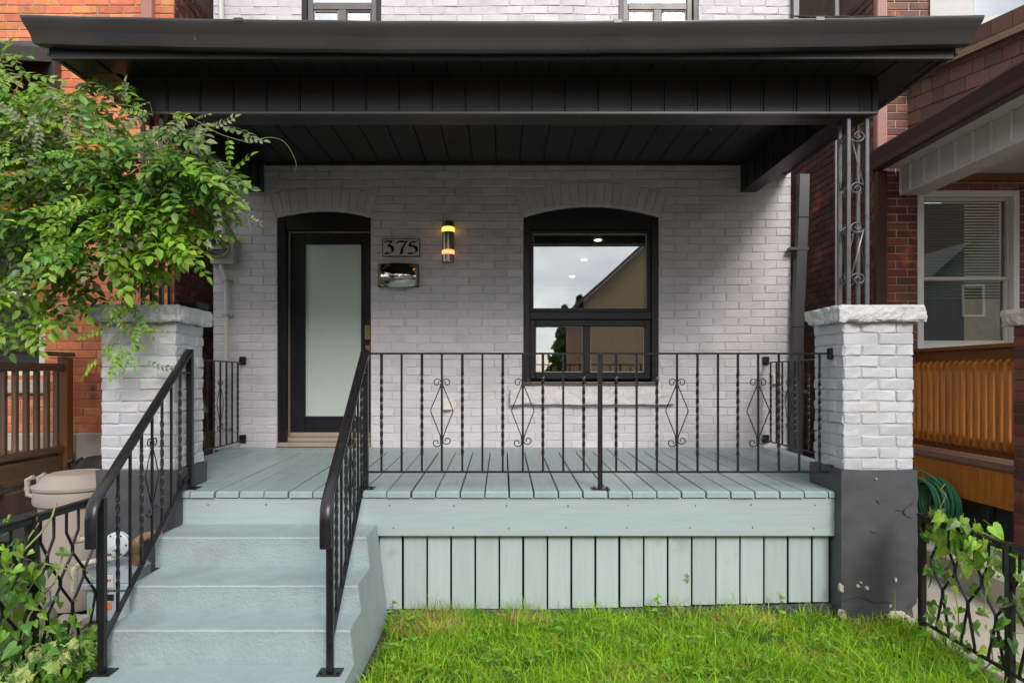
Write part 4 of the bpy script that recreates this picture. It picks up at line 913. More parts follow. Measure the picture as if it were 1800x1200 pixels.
# looped iron fences
def fence(x, y0, y1, top, label, posts, n0=0):
    t = empty('iron_fence', (x, y0, 0), label, 'fence')
    m = MB(); m.bar((x,y0,top), (x,y1,top), .022, .03); m.bar((x,y0,top+.02),(x,y1,top+.02),.034,.008); m.build('top_rail', m_iron, t)
    m = MB(); m.bar((x,y0,.07), (x,y1,.07), .02, .012); m.build('bottom_rail', m_iron, t)
    for py in posts: box('post', m_iron, t, x-.017, x+.017, py-.017, py+.017, -.02, top+.03, .003)
    p = .10; k = 0; y = y0 + .04
    H = (top-.015-.085)
    while y < y1:
        if all(abs(y-q) > .03 for q in posts):
            s_ = 1 if k % 2 else -1; m = MB(); pts = [(x,y,top-.016),(x,y,top-.12)]
            zz = top-.12; sg = s_
            while zz > .26: pts += [(x, y+sg*p*.47, zz-.075), (x, y+sg*p*.47, zz-.115)]; zz -= .15; sg = -sg; 
            pts += [(x, y, .095), (x,y,.076)]; m.tube(pts, .0075, 6, cap=False); m.build('bar', m_iron, t, True)
        y += p; k += 1
    return t
fence(-2.26, 2.2, 3.86, .765, 'black looped iron fence in front of the taupe bin', (2.25, 3.29, 3.84))
fence(2.38, 2.0, 3.90, .65, 'black looped iron fence overgrown with heart-shaped leaves beside the lawn', (2.1, 3.2, 3.87))
# ================================================================ right neighbour
YR2 = 6.4; XR = 3.47
rh = empty('brick_house', (5, YR2, 0), 'dark red brick house on the right, with white framed window and bay', 'house')
rw = (3.89, 4.84, 1.70, 3.19, 0)
m = MB(); wallsheet(m, YR2+.008, XR+.008, 9, 0, 7, [rw]); m.add([(9,YR2+.008,0),(9,14,0),(9,14,7),(9,YR2+.008,7)], [(0,1,2,3)])
m.build('wall', m_rmort, rh, fix=False)
m = MB(); m.add([(XR+.008,YR2+.008,0),(XR+.008,16,0),(XR+.008,16,7),(XR+.008,YR2+.008,7)], [(0,1,2,3)]); m.build('side_wall', m_dmort, rh, fix=False)
m_rbrick = M('red_brown_brick', (.17,.045,.027), (.09,.03,.024), rough=.6, scale=8, bump=.5, bscale=80, bdist=.004, rand=.45, hue=.012, spots=[((.42,.11,.04), 3.2, .62, .72)])
B = Bricks(m_rbrick, .215, .060, c=.004)
B.wall((0,YR2,0), (1,0,0), (0,-1,0), XR, 5.3, .4, .0735, .227, 66, lambda z: ([(rw[0],rw[1])] if rw[2] < z < rw[3] else []), joint=.012)
for it in B.items: pass
B.finish(rh, 160)
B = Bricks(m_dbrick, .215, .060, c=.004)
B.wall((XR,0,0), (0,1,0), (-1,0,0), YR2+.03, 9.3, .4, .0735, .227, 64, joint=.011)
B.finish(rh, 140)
rf = frame(rw[0], rw[1], rw[2], rw[3], .055, YR2-.015, YR2+.13, m_white, rh, 'window')
frame(rw[0]+.056, rw[1]-.056, 2.36, rw[3]-.056, .03, YR2+.03, YR2+.1, m_beige, rf, 'upper_sash'); frame(rw[0]+.056, rw[1]-.056, rw[2]+.056, 2.39, .035, YR2+.05, YR2+.12, m_beige, rf, 'lower_sash')
box('pane', m_glassn, rf, rw[0]+.09, rw[1]-.09, YR2+.06, YR2+.066, 2.40, rw[3]-.09, .0005); box('pane', m_glassn, rf, rw[0]+.09, rw[1]-.09, YR2+.08, YR2+.086, 1.79, 2.355, .0005)
m = MB()
for k in range(34): m.cbox(rw[0]+.08, rw[1]-.08, YR2+.135, YR2+.158, 3.12-k*.028, 3.135-k*.028, .001)
m.build('blind_slats', m_blind, rf)
box('room_darkness', m_darkw, rf, rw[0]-.1, rw[1]+.1, YR2+.9, YR2+.92, 1.6, 3.3)  # dark-coloured sheet stands in for the unlit room behind the blind
# bay
t = rh
def strip(name, mt, A, Bp, z0, z1, th, off=0):
    A = Vector((*A, 0)); Bv = Vector((*Bp, 0)); d = (Bv-A).normalized(); n = Vector((-d.y, d.x, 0)) * (-1 if d.x*1 + 0 > 0 else 1)
    if n.y > 0: n = -n
    P = [A+n*off, Bv+n*off, Bv+n*(off+th), A+n*(off+th)]
    m = MB(); m.prism([(q.x, q.y) for q in P], z0, z1, 'z'); return m.build(name, mt, rh)
A_, B_, C_ = (3.80, 6.42), (4.24, 5.35), (6.2, 5.35)
strip('bay_wall', m_sh2, A_, B_, 3.4, 4.42, .02, -.03)
Av, Bv_ = Vector((*A_,0)), Vector((*B_,0)); L_ = (Bv_-Av).length; du = (Bv_-Av).normalized(); nn = Vector((du.y, -du.x, 0)); nn = nn if nn.y < 0 or nn.x < 0 else -nn
if nn.x > 0: nn = -nn
for r_ in range(8):
    s_ = -R.uniform(0,.1); z = 3.42 + r_*.125
    while s_ < L_:
        w_ = R.choice((.10,.14,.17,.2)); a0, a1 = max(s_,0), min(s_+w_, L_)
        if a1-a0 > .02 and z < 4.30:
            m = MB(); m4 = Matrix(((du.x,nn.x,0,Av.x+du.x*a0),(du.y,nn.y,0,Av.y+du.y*a0),(0,0,1,z),(0,0,0,1))) @ Matrix.Rotation(.06, 4, 'X')
            m.cbox(.002, a1-a0-.002, -.004+R.uniform(0,.003), .008+R.uniform(0,.003), 0, .14, .001, m4); m.build('wall_shingle', m_sh2, rh, fix=False)
        s_ += w_
strip('bay_top_board', m_woodh, (3.80-.02, 6.42), (4.24-.02, 5.33), 4.20, 4.26, .05, 0)
A2, B2_ = (4.02, 6.4), (4.75, 5.62)
strip('bay_base_trim', m_brown, A2, B2_, 4.34, 4.39, .07, 0); strip('bay_base_trim', m_white, A2, B2_, 4.391, 4.50, .06, 0); strip('bay_base_trim', m_white, A2, B2_, 4.501, 4.56, .03, 0)
strip('bay_post', m_white, A2, (4.25, 6.154), 4.561, 6.2, .03, 0)
strip('bay_post', m_white, (4.62, 5.76), B2_, 4.561, 6.2, .03, 0)
strip('bay_sill', m_white, (4.251,6.153), (4.619,5.761), 4.561, 4.63, .03, 0)
strip('bay_pane', m_glassu, (4.251,6.153), (4.619,5.761), 4.631, 6.2, .006, .004)
strip('bay_curtain', m_blind, (4.251,6.25), (4.619,5.86), 4.56, 6.2, .006, 0)
for (x, y0_, z0_, z1_, mt, lab) in ((3.475, YR2-.075, 3.52, 6.5, m_ptan, 'pinkish ribbed downspout on the right brick house, above its brown gutter'), (3.475, YR2-.075, .3, 3.36, m_brown, 'brown ribbed downspout on the right brick house, below its brown gutter')):
    t = empty('downspout', (x, y0_, z0_), lab, 'downspout'); m = MB(); m.cbox(x, x+.095, y0_, YR2-.004, z0_, z1_, .006)
    for k in range(5): m.cbox(x+.008+k*.017, x+.016+k*.017, y0_-.004, y0_-.0005, z0_, z1_, .001)
    m.build('pipe', mt, t)
t = empty('conduit_pipe', (3.44, 7.0, 1), 'white vertical pipe on the dark side wall behind the right iron column', 'pipe')
m = MB(); m.tube([(3.435,7.0,.3),(3.435,7.0,6.5)], .021, 10); m.tube([(3.435,7.0,4.9),(3.435,7.0,4.96)], .03, 10); m.build('pipe', m_white, t, True)
# its porch
t = empty('porch_roof', (4, 5.2, 3.2), 'right neighbour porch roof with brown gutter, beige soffit and ribbed beam', 'roof')
prof = [(3.54,3.37),(3.47,3.37),(3.45,3.38),(3.445,3.40),(3.44,3.43),(3.425,3.46),(3.41,3.49),(3.40,3.51),(3.40,3.525),(3.41,3.53),(3.54,3.52)]
m = MB(); m.prism(prof, 2.2, YR2-.03, 'y'); m.build('gutter', m_brown, t)
y = 2.3
while y < YR2-.05: y2 = min(y+.206, YR2-.03); box('soffit_panel', m_beige, t, 3.541, 3.735, y+.002, y2-.002, 3.39, 3.40, .003); box('beam_panel', m_beige, t, 3.72, 3.735, y+.002, y2-.014, 3.155, 3.388, .003); box('beam_rib', m_white, t, 3.700, 3.7355, y2-.0135, y2-.0005, 3.157, 3.386, .002); y = y2
box('beam', m_beige, t, 3.737, 3.93, 2.3, YR2-.03, 3.14, 3.38); box('beam_edge', m_beige, t, 3.705, 3.7195, 2.3, YR2-.03, 3.135, 3.154)
box('porch_ceiling', m_beige, t, 3.931, 6.5, 2.3, YR2-.03, 3.33, 3.345); box('ceiling_moulding', m_cedard, t, 3.935, 6.5, YR2-.10, YR2-.03, 3.27, 3.325)
m = MB(); m.prism([(3.42,3.53),(3.8,3.70),(6.5,4.2),(6.5,3.5),(3.6,3.5)], 2.2, YR2-.6, 'y'); m.build('roof_slab', m_sh2, t)
t = empty('slatted_railing', (3.75, 5.6, .8), 'orange stained wooden railing of close vertical slats on the right porch', 'railing')
box('top_rail', m_cedard, t, 3.70, 3.83, 4.62, 6.36, 1.668, 1.70, .004); box('top_board', m_cedard, t, 3.745, 3.775, 4.62, 6.36, 1.52, 1.666, .003); box('bottom_board', m_cedard, t, 3.745, 3.775, 4.62, 6.36, .84, .985, .003)
y = 6.28; 
while y > 4.62:
    m = MB(); m.cbox(3.705, 3.743, y-.019, y+.019, .90, 1.585, .003)
    for i, v in enumerate(m.v):
        if v[2] < 1.0 and v[0] > 3.73: m.v[i] = (v[0], v[1], v[2]-.025)
        if v[2] > 1.5 and v[0] < 3.72: m.v[i] = (v[0], v[1], v[2]-.025)
    m.build('slat', m_cedar, t); y -= .083
t = empty('wooden_deck', (4, 5.5, .5), 'raised wooden deck of the right neighbour with an orange fascia over the hose', 'deck')
for k in range(4): box('deck_board', m_benchw, t, 3.585+k*.142, 3.585+k*.142+.137, 4.62, 6.36, .772, .80, .008)
box('fascia_board', m_cedar, t, 3.60, 3.64, 4.62, 6.36, .50, .77, .004)
box('grey_skirt', m_darkw, t, 3.72, 3.76, 4.62, 6.36, -.02, .50); box('end_board', m_cedard, t, 3.64, 4.5, 6.345, 6.375, .8, .9); box('skirt_post', m_ds, t, 3.66, 3.715, 5.15, 5.22, .0, .499)
t = empty('brick_pillar', (3.65, 4.4, 0), 'dark red brick pillar with a rough cream stone cap, at the right edge', 'pillar')
m = MB(); m.box(3.446, 3.86, 4.206, 4.594, -.05, 1.79); m.build('mortar_core', m_dmort, t)
B = Bricks(m_rbrick, .2, .062, c=.004)
for k in range(24):
    z = .03+k*.0735
    for (P, u, n, ln) in (((3.44,4.6,0),(0,-1,0),(-1,0,0),.40), ((3.44,4.2,0),(1,0,0),(0,-1,0),.42)):
        h = ln/2; cuts = ([0,h,ln] if k % 2 else [0,h/2,h*1.5,ln]) if abs(n[0]) else ([0,h/2,h*1.5,ln] if k % 2 else [0,h,ln])
        for p, q in zip(cuts, cuts[1:]): B.put(Vector(P)+Vector(u)*((p+q)/2)+Vector((0,0,z+.036)), u, n, q-p-.010, .062)
B.finish(t, 150)
rough_block('stone_cap', M('cream_stone', (.48,.44,.36), (.38,.34,.27), rough=.85, bump=.6, bscale=50, bdist=.006, big=.5), t, 3.39, 3.90, 4.15, 4.65, 1.792, 1.90, .010, .025, 31, top=.15)
t = empty('garden_hose', (3.5, 5.5, .44), 'coiled green garden hose hanging below the orange deck board', 'hose')
m = MB(); r = random.Random(3); pts = []
for k in range(11*28):
    a_ = k/28*2*math.pi; ring = k/28; x = 3.35 + .021*ring + .008*math.sin(a_*.37); rr = .185 + .012*math.sin(ring*2.3) 
    pts.append((x, 5.50 + .0 + rr*1.06*math.cos(a_) + .010*math.sin(ring*1.7), .435 + rr*math.sin(a_) + .012*math.sin(ring*1.1)))
m.tube(pts, .0105, 8); m.build('coil', m_hose, t, True, fix=False)
m = MB(); m.tube([(3.4,5.66,.58),(3.38,5.74,.66),(3.40,5.60,.70),(3.42,5.45,.66),(3.45,5.35,.6)], .0095, 8); m.build('loose_end', m_hose, t, True); box('hook', m_iron, t, 3.36, 3.60, 5.48, 5.50, .585, .60, .003)
tag(box('path', m_conc, None, 2.42, 3.2, 1.5, 8.5, -.06, .0, .01), kind='structure')
tag(box('kerb', m_conc, None, 3.10, 3.58, 2.5, 6.3, -.05, .20, .015), kind='structure')
tag(box('alley_floor', m_conc, None, -2.99, -2.68, 4.6, 14, -.06, .01, .01), kind='structure')
# ================================================================ across the street (seen in the window panes)
m_op = M('tan_brick_far', (.34,.25,.16), (.29,.21,.135), rough=.85, scale=3, bump=.2)
def gable(xc, w_, zw, zp, y, mt, label, dpt=9):
    t = empty('gabled_house', (xc, y, 0), label, 'house')
    m = MB(); m.prism([(xc-w_/2,0),(xc+w_/2,0),(xc+w_/2,zw),(xc,zp),(xc-w_/2,zw)], y-dpt, y, 'y'); m.build('wall', mt, t)
    m = MB()
    for s_ in (-1,1):
        a_ = Vector((xc, 0, zp+.02)); b_ = Vector((xc+s_*(w_/2+.5), 0, zw-.5*(zp-zw)/(w_/2)+.02)); n_ = Vector((0,0,.22))
        m.prism([(a_.x,a_.z),(b_.x,b_.z),(b_.x,b_.z+.2),(a_.x,a_.z+.2)], y-dpt-.4, y+.5, 'y')
    m.build('roof', m_shing, t)
    for dx in (-w_*.22, w_*.22):
        for z in (1.2, 4.2):
            if z+1.5 < zw+1.2: f_ = frame(xc+dx-.55, xc+dx+.55, z, z+1.5, .1, y+.005, y+.1, m_white, t, 'window'); box('pane', m_darkw, f_, xc+dx-.45, xc+dx+.45, y+.02, y+.04, z+.1, z+1.4)
    return t
gable(10.2, 12.6, 5.0, 10.8, -20, m_op, 'tan brick gabled house across the street, mirrored in the window')
m_og = M('grey_siding_far', (.20,.20,.19), (.16,.16,.155), rough=.8, bump=.1)
gable(24.0, 9, 5.6, 9.6, -19, m_og, 'grey gabled house across the street, far to the side')
gable(35.0, 11, 6.5, 10.5, -19, m_op, 'tan gabled house at the far end of the row across the street')
gable(-4.9, 8.6, 6.6, 9.9, -21, m_obrick, 'orange brick gabled house across the street, beside the spruce trees')
gable(-28, 12, 6.5, 10.5, -21, m_og, 'grey gabled house across the street at the far left end')
gable(-16, 10, 4.2, 7.2, -22, m_op, 'tan gabled house across the street on the far left')
def cards(c, rx, rz_, n, sz, shape='round', seed=1):
    r = np.random.RandomState(seed); V = []; Fc = []
    for i in range(n):
        if shape == 'cone': h = r.rand()**.8; rr = rx*(1-h)*(.4+.6*r.rand())*(1+.25*math.sin(h*40)); an = r.rand()*6.283; p = Vector((c[0]+rr*math.cos(an), c[1]+rr*math.sin(an), c[2]+h*rz_))
        else:
            d = Vector(r.randn(3)).normalized(); q = (.55+.45*r.rand())*(1+.3*noise.noise(d*2.3+Vector((seed,0,0)))); p = Vector((c[0]+d.x*rx*q, c[1]+d.y*rx*q, c[2]+d.z*rz_*q))
        a_ = Vector(r.randn(3)).normalized(); b_ = a_.orthogonal().normalized(); b0 = len(V); s_ = sz*(.6+.8*r.rand())
        V += [tuple(p+a_*s_), tuple(p+b_*s_*.6), tuple(p-a_*s_), tuple(p-b_*s_*.6)]; Fc.append((b0,b0+1,b0+2,b0+3))
    m = MB(); m.v = V; m.f = Fc; return m
for (x, y, rx, h, shp, lab, sd_) in ((4.0,-31,1.3,5.0,'cone','dark spruce tree across the street, mirrored in the upper pane',1), (5.3,-34,1.5,6.0,'cone','shorter dark spruce tree across the street',2), (-11.5,-14,3.6,4.6,'round','leafy street tree across the road, on the left',3), (33,-12,3.8,4.8,'round','leafy street tree across the road, on the right',4)):
    t = empty('tree', (x, y, 0), lab, 'tree'); m = MB(); m.tube([(x,y,-.1),(x+.1,y,1.5),(x,y,h*.7)], lambda q: .22*(1-q*.7), 8); m.build('trunk', m_wstem, t, True)
    (cards((x,y,.8), rx, h, 3500, .22, 'cone', sd_) if shp == 'cone' else cards((x,y,h), rx, 2.8, 4500, .2, 'round', sd_)).build('crown', m_ivy, t, fix=False)
t = empty('utility_pole', (8.6, -14, 0), 'wooden utility pole with wires across the street', 'pole')
m = MB(); m.tube([(8.6,-14,-.1),(8.6,-14,9.5)], .12, 8); m.bar((7.7,-14,8.9),(9.5,-14,8.9),.1,.1); m.build('pole', m_wstem, t)
for k in range(3):
    m = MB(); x = 7.8+.7*k; m.tube([(x+(s_*24), -14+.6*k*s_, 8.95-1.2*(1-(2*abs(s_)-1)**2)) for s_ in [i/12-1 for i in range(25)]], .02, 5); m.build('wire', m_ink, t)
# ================================================================ plants
rn = random.Random(11)
def leaflet(m, o, d, up, l, w_, fold=.25, droop=.12):
    d = d.normalized(); s_ = d.cross(up).normalized(); n = s_.cross(d).normalized()
    P = lambda a, b, c: tuple(o + d*a*l + s_*b*w_ + n*c*l)
    b = len(m.v)
    m.v += [P(0,0,0), P(.28,.46,fold*.35), P(.62,.42,fold*.2-droop*.3), P(1,0,-droop), P(.62,-.42,fold*.2-droop*.3), P(.28,-.46,fold*.35), P(.3,0,0), P(.65,0,-droop*.35)]
    m.f += [(b,b+1,b+6),(b+1,b+2,b+7,b+6),(b+2,b+3,b+7),(b+7,b+3,b+4),(b+6,b+7,b+4,b+5),(b,b+6,b+5)]
def pinnate(seed, n=4, L0=.22, ll=.062):
    r = random.Random(seed); m = MB(); pts = [Vector((L0*t, .012*math.sin(t*3+seed), -.05*t*t)) for t in (0,.25,.5,.75,1)]
    m.tube(pts, .0013, 3, cap=False)
    for i in range(n):
        t = .22 + .66*i/(n-1); p = Vector((L0*t, .012*math.sin(t*3+seed), -.05*t*t))
        for s_ in (-1,1): leaflet(m, p, Vector((.55, s_*1.0, r.uniform(-.35,.05))), Vector((r.uniform(-.3,.3),r.uniform(-.3,.3),1)), ll*r.uniform(.75,1.05)*(1-.18*abs(t-.5)), ll*.52)
    leaflet(m, pts[-1], Vector((1,r.uniform(-.2,.2),-.3)), Vector((0,0,1)), ll*1.1, ll*.55)
    return m
def heart(seed, l=.075, lobes=True):
    r = random.Random(seed); m = MB(); w_ = l*.82
    out = [(.06,0),(-.12,.22),(-.05,.44),(.18,.5),(.5,.36),(.8,.15),(1,0),(.8,-.15),(.5,-.36),(.18,-.5),(-.05,-.44),(-.12,-.22)]
    if not lobes: out = [(0,0),(.1,.3),(.02,.55),(.3,.38),(.5,.42),(.62,.2),(1,0),(.62,-.2),(.5,-.42),(.3,-.38),(.02,-.55),(.1,-.3)]
    f = r.uniform(.15,.4); d = r.uniform(.1,.35)
    for x, y in out: m.v.append((x*l, y*w_, abs(y)*f*l - x*x*d*l + r.uniform(-.002,.002)))
    m.v.append((.42*l, 0, -.42*.42*d*l)); c = 12
    for i in range(12): m.f.append((i, (i+1)%12, c))
    m.tube([(-.5*l,0,-.25*l),(.06*l,0,0)], .0012, 3, cap=False)
    return m
def orient(p, d, up, s_=1):
    d = d.normalized(); y = up.cross(d)
    if y.length < 1e-3: y = Vector((0,1,0)).cross(d)
    y.normalize(); z = d.cross(y).normalized()
    return Matrix(((d.x*s_, y.x*s_, z.x*s_, p.x), (d.y*s_, y.y*s_, z.y*s_, p.y), (d.z*s_, y.z*s_, z.z*s_, p.z), (0,0,0,1)))
def rv(a_=1): return Vector((rn.gauss(0,a_), rn.gauss(0,a_), rn.gauss(0,a_)))
def grow(parent, places, kinds, limit=300, name='leaf'):
    """places: (matrix, kind). the nearest to the camera become single leaves, the rest one joined mesh"""
    def key(pl):
        p = pl[0].translation; return (0 if seen(p) else 1e3) + p.y + rn.uniform(-.15,.15)
    def clear(p):
        u, v = px(*p); return (u > 350 and 392 < v < 560 and u < 470) or (118 < u < 172 and 925 < v < 1050 and p.y < 3.9)
    places = [q for q in places if not clear(q[0].translation)]
    places.sort(key=key); cache = {}; joined = {}
    for i, (m4, k) in enumerate(places):
        mb, mt = kinds[k]
        if i < limit:
            if k not in cache: cache[k] = mb.mesh(name, mt)
            link(name, cache[k], parent, m4)
        else:
            mk = mt.name; 
            if mk not in joined: joined[mk] = (MB(), mt)
            joined[mk][0].add([tuple(m4 @ Vector(v)) for v in mb.v], mb.f)
    for mk, (mb, mt) in joined.items(): tag(mb.build('foliage', mt, parent, fix=False), kind='stuff')
pin = [pinnate(s_, n, l0, ll) for s_, n, l0, ll in ((1,4,.22,.068),(2,5,.25,.064),(3,4,.19,.074),(4,5,.24,.060))]
KV = {}
for i, p_ in enumerate(pin): KV['d%d'%i] = (p_, m_leaf); KV['b%d'%i] = (p_, m_leafb); KV['p%d'%i] = (p_, m_leafp); KV['y%d'%i] = (p_, m_leafy)
vine = empty('climbing_vine', (-2.9, 4.2, 0), 'large leafy green climbing vine hanging over the left pillar from the neighbour side', 'vine')
pl = []
def WP(u, v, D): return Vector(((u-VX)*D/F, D, EYE-(v-VY)*D/F))
blobs = [(50,200,4.5,85,60,.34,80,'b'), (20,300,4.25,100,95,.32,110,'d'), (110,280,4.3,75,45,.3,45,'p'), (150,340,4.1,105,65,.34,105,'d'), (270,290,4.02,90,62,.32,85,'d'), (320,310,3.98,62,58,.28,60,'d'),
         (230,380,3.95,105,48,.3,75,'b'), (60,410,4.0,95,50,.3,70,'d'), (50,500,3.98,80,40,.25,34,'b'), (185,440,3.9,75,36,.25,32,'b'), (285,410,3.92,45,40,.22,32,'b'),
         (378,325,4.05,28,40,.14,12,'p'), (175,170,4.3,60,25,.25,10,'p'), (215,155,4.2,22,25,.15,5,'b'), (120,200,4.5,50,45,.25,14,'b'), (340,225,4.05,50,16,.15,10,'p'),(5,130,4.6,40,38,.3,28,'b'), (-60,300,4.2,70,200,.4,90,'d'),(15,570,3.95,45,28,.2,12,'b'),(130,500,4.0,38,22,.15,9,'d'), (60,250,4.3,80,40,.3,40,'b')]
for (u, v, D, ru, rvv, rd, n, kk) in blobs:
    c = WP(u, v, D); rx, rz_ = ru*D/F, rvv*D/F
    for _ in range(int(n*1.1)):
        d = rv().normalized(); q = .35 + .65*rn.random()**.6
        if d.y > .3: d.y *= -rn.choice((1,1,-1))
        p = c + Vector((d.x*rx*q, d.y*rd*q, d.z*rz_*q))
        dr_ = Vector((d.x*.9, d.y*.7-.25, -.35)) + rv(.42); up_ = Vector((0,-.75,.9)) + rv(.35)
        k = kk if rn.random() < .72 else rn.choice('dbdp'); 
        if rn.random() < .018: k = 'y'
        pl.append((orient(p, dr_, up_, rn.uniform(.8,1.15)), '%s%d' % (k, rn.randrange(4))))
sm = MB()
def strand(pts, leaves, kk, s_=.8, r_=.003, droop=.5, sub=8):
    # smooth path
    P = [Vector(p) for p in pts]; out = []
    for i in range(len(P)-1):
        a_, b_, c_, d_ = P[max(i-1,0)], P[i], P[i+1], P[min(i+2,len(P)-1)]
        for t in range(sub):
            t /= sub; out.append(.5*((2*b_)+(c_-a_)*t+(2*a_-5*b_+4*c_-d_)*t*t+(3*b_-a_-3*c_+d_)*t**3))
    out.append(P[-1]); sm.tube(out, lambda q: r_*(1-.6*q), 5)
    for i in range(leaves):
        k = int((i+.5)/leaves*(len(out)-2)); p = out[k]; t = (out[k+1]-out[k]).normalized()
        sd_ = t.cross(Vector((0,-1,0))).normalized()*(1 if i % 2 else -1); dr_ = t*.5 + sd_ + Vector((0,-.3,-droop)) + rv(.25)
        pl.append((orient(p, dr_, Vector((0,-.9,.6))+rv(.3), s_*rn.uniform(.75,1.1)), '%s%d' % (rn.choice(kk), rn.randrange(4))))
strand([WP(215,480,4.0),WP(222,530,3.98),WP(215,570,3.96),WP(212,610,3.96),WP(225,625,3.95),WP(262,645,3.95)], 11, 'bdp', .62)
strand([WP(240,470,4.0),WP(245,520,3.97),WP(238,560,3.96),WP(262,585,3.95)], 7, 'bd', .6)
strand([WP(200,540,3.96),WP(190,580,3.95),WP(180,612,3.95),WP(172,640,3.94)], 4, 'b', .6)
strand([WP(300,200,4.0),WP(340,210,3.9),WP(385,235,3.8),WP(440,252,3.75)], 7, 'pb', .55)
strand([WP(440,252,3.75),WP(470,242,3.74),WP(500,250,3.73),WP(520,285,3.72),WP(517,305,3.72)], 0, 'b', .4, .0016)
strand([WP(340,260,4.0),WP(375,280,3.95),WP(395,320,3.95),WP(405,345,3.95),WP(432,375,3.95),WP(442,410,3.95)], 10, 'pp', .45)
strand([WP(100,260,4.4),WP(130,200,4.35),WP(180,188,4.3),WP(215,205,4.2)], 6, 'pb', .7, .004)
strand([WP(60,470,4.1),WP(100,400,4.1),WP(180,350,4.1),WP(250,290,4.1)], 4, 'd', 1, .012)
strand([WP(-20,590,3.95),WP(60,540,3.98),WP(130,470,4.0),WP(200,420,4.0)], 8, 'bd', .9, .005)
strand([WP(25,545,4.1),WP(80,500,4.0),WP(150,440,4.0)], 5, 'd', .9, .008)
strand([WP(145,345,3.85),WP(110,310,3.8),WP(75,306,3.78),WP(60,320,3.78)], 0, 'b', .5, .003)
strand([WP(240,340,3.8),WP(232,370,3.75),WP(205,410,3.75),WP(205,430,3.76)], 0, 'b', .5, .004)
for k in range(46):
    u, v = rn.uniform(-20,320), rn.uniform(190,420); a_ = rn.uniform(-2.6,-.4)
    p = WP(u,v,3.95); strand([p, p+Vector((math.cos(a_)*.12,-.05,-math.sin(a_)*.06)), p+Vector((math.cos(a_)*.25,-.08,-math.sin(a_)*.02+.02))], 2, 'bp', .6, .0025, sub=4)
strand([WP(-60,1100,4.3), WP(-30,800,4.4), WP(10,500,4.3), WP(60,330,4.3)], 0, 'd', 1, .03)
sm.build('stem', m_stem, vine, True, fix=False)
# seed pods
pm_ = MB()
for k in range(9):
    p = WP(78-k*3, 306+k*2.2, 3.78); pm_.tube([p, p+Vector((.002,0,-.035)), p+Vector((.0,0,-.06-rn.random()*.02))], .003, 5)
pm_.build('seed_pod', m_leafb, vine, True, fix=False)
grow(vine, pl, KV, 300)
# bindweed on the fences
hb = [heart(s_, l) for s_, l in ((1,.085),(2,.07),(3,.095),(4,.06))]; hl = [heart(s_, l, False) for s_, l in ((5,.06),(6,.075),(7,.05))]
KB = {}
for i, p_ in enumerate(hb): KB['b%d'%i] = (p_, m_leafb); KB['d%d'%i] = (p_, m_leaf); KB['y%d'%i] = (p_, m_leafy)
for i, p_ in enumerate(hl): KB['l%d'%i] = (p_, m_ivy); KB['v%d'%i] = (p_, m_varg)
def climber(name, label, cat, zones, stems, limit=300, limit_name='leaf'):
    global pl, sm
    t = empty(name, stems[0][0][0] if stems else (0,0,0), label, cat); pl = []; sm = MB()
    for (x0,x1,y0,y1,z0,z1,n,kk,s0,s1) in zones:
        for _ in range(n):
            p = Vector((rn.uniform(x0,x1), rn.uniform(y0,y1), rn.uniform(z0,z1)))
            k = rn.choice(kk); nk = 3 if k in 'lv' else 4
            pl.append((orient(p, Vector((rn.uniform(-.8,.8), -.35, -.75))+rv(.35), Vector((0,-1,.55))+rv(.4), rn.uniform(s0,s1)), k + str(rn.randrange(nk))))
    for st_, r_ in stems:
        P = [Vector(q) for q in st_]; sm.tube(P, r_, 5)
    sm.build('stem', m_stem, t, True, fix=False); grow(t, pl, KB, limit); return t
def wig(a_, b_, n=9, w_=.03):
    a_, b_ = Vector(a_), Vector(b_); return [tuple(a_+(b_-a_)*i/n + rv(w_)*(0 if i in (0,n) else 1)) for i in range(n+1)]
climber('bindweed', 'bright green heart-leaved climber growing over the right iron fence', 'climber',
    [(2.33,2.47,3.42,3.84,.50,.72,80,'bbbd',.55,.95), (2.33,2.44,3.1,3.5,.46,.64,26,'bbd',.5,.8), (2.35,2.42,3.1,3.8,.05,.5,70,'bddd',.45,.8), (2.34,2.42,2.7,3.2,.1,.66,50,'bbd',.5,.9), (2.25,2.45,2.75,3.7,0,.12,46,'bd',.4,.7),(2.3,2.5,3.3,3.7,.60,.70,12,'b',.5,.7)],
    [(wig((2.4,3.6,0),(2.38,3.7,.7)), .004), (wig((2.4,3.4,0),(2.36,3.3,.66)), .004), (wig((2.38,3.2,0),(2.42,3.05,.7)), .004), (wig((2.37,3.8,.70),(2.42,2.7,.62),14,.02), .003), (wig((2.38,3.72,.68),(2.45,3.78,.86),6,.01), .002)])
climber('bindweed', 'green climber with arrow leaves smothering the left looped fence by the bin', 'climber',
    [(-2.36,-2.18,2.75,3.25,.42,.70,80,'bbdd',.5,.85), (-2.34,-2.15,2.9,3.42,.15,.6,90,'bdd',.5,.85), (-2.3,-2.15,3.3,3.6,.2,.55,30,'bd',.45,.7), (-2.5,-2.2,3.0,3.4,.62,.80,14,'bd',.35,.6), (-2.45,-2.2,2.6,3.3,0,.4,150,'ddb',.5,.9)],
    [(wig((-2.3,3.2,0),(-2.24,3.3,.75)), .004), (wig((-2.25,3.0,0),(-2.2,3.45,.6)), .004), (wig((-2.35,2.9,.2),(-2.21,3.38,.83),10,.012), .005), (wig((-2.2,3.3,.6),(-2.18,3.6,.35)), .003)])
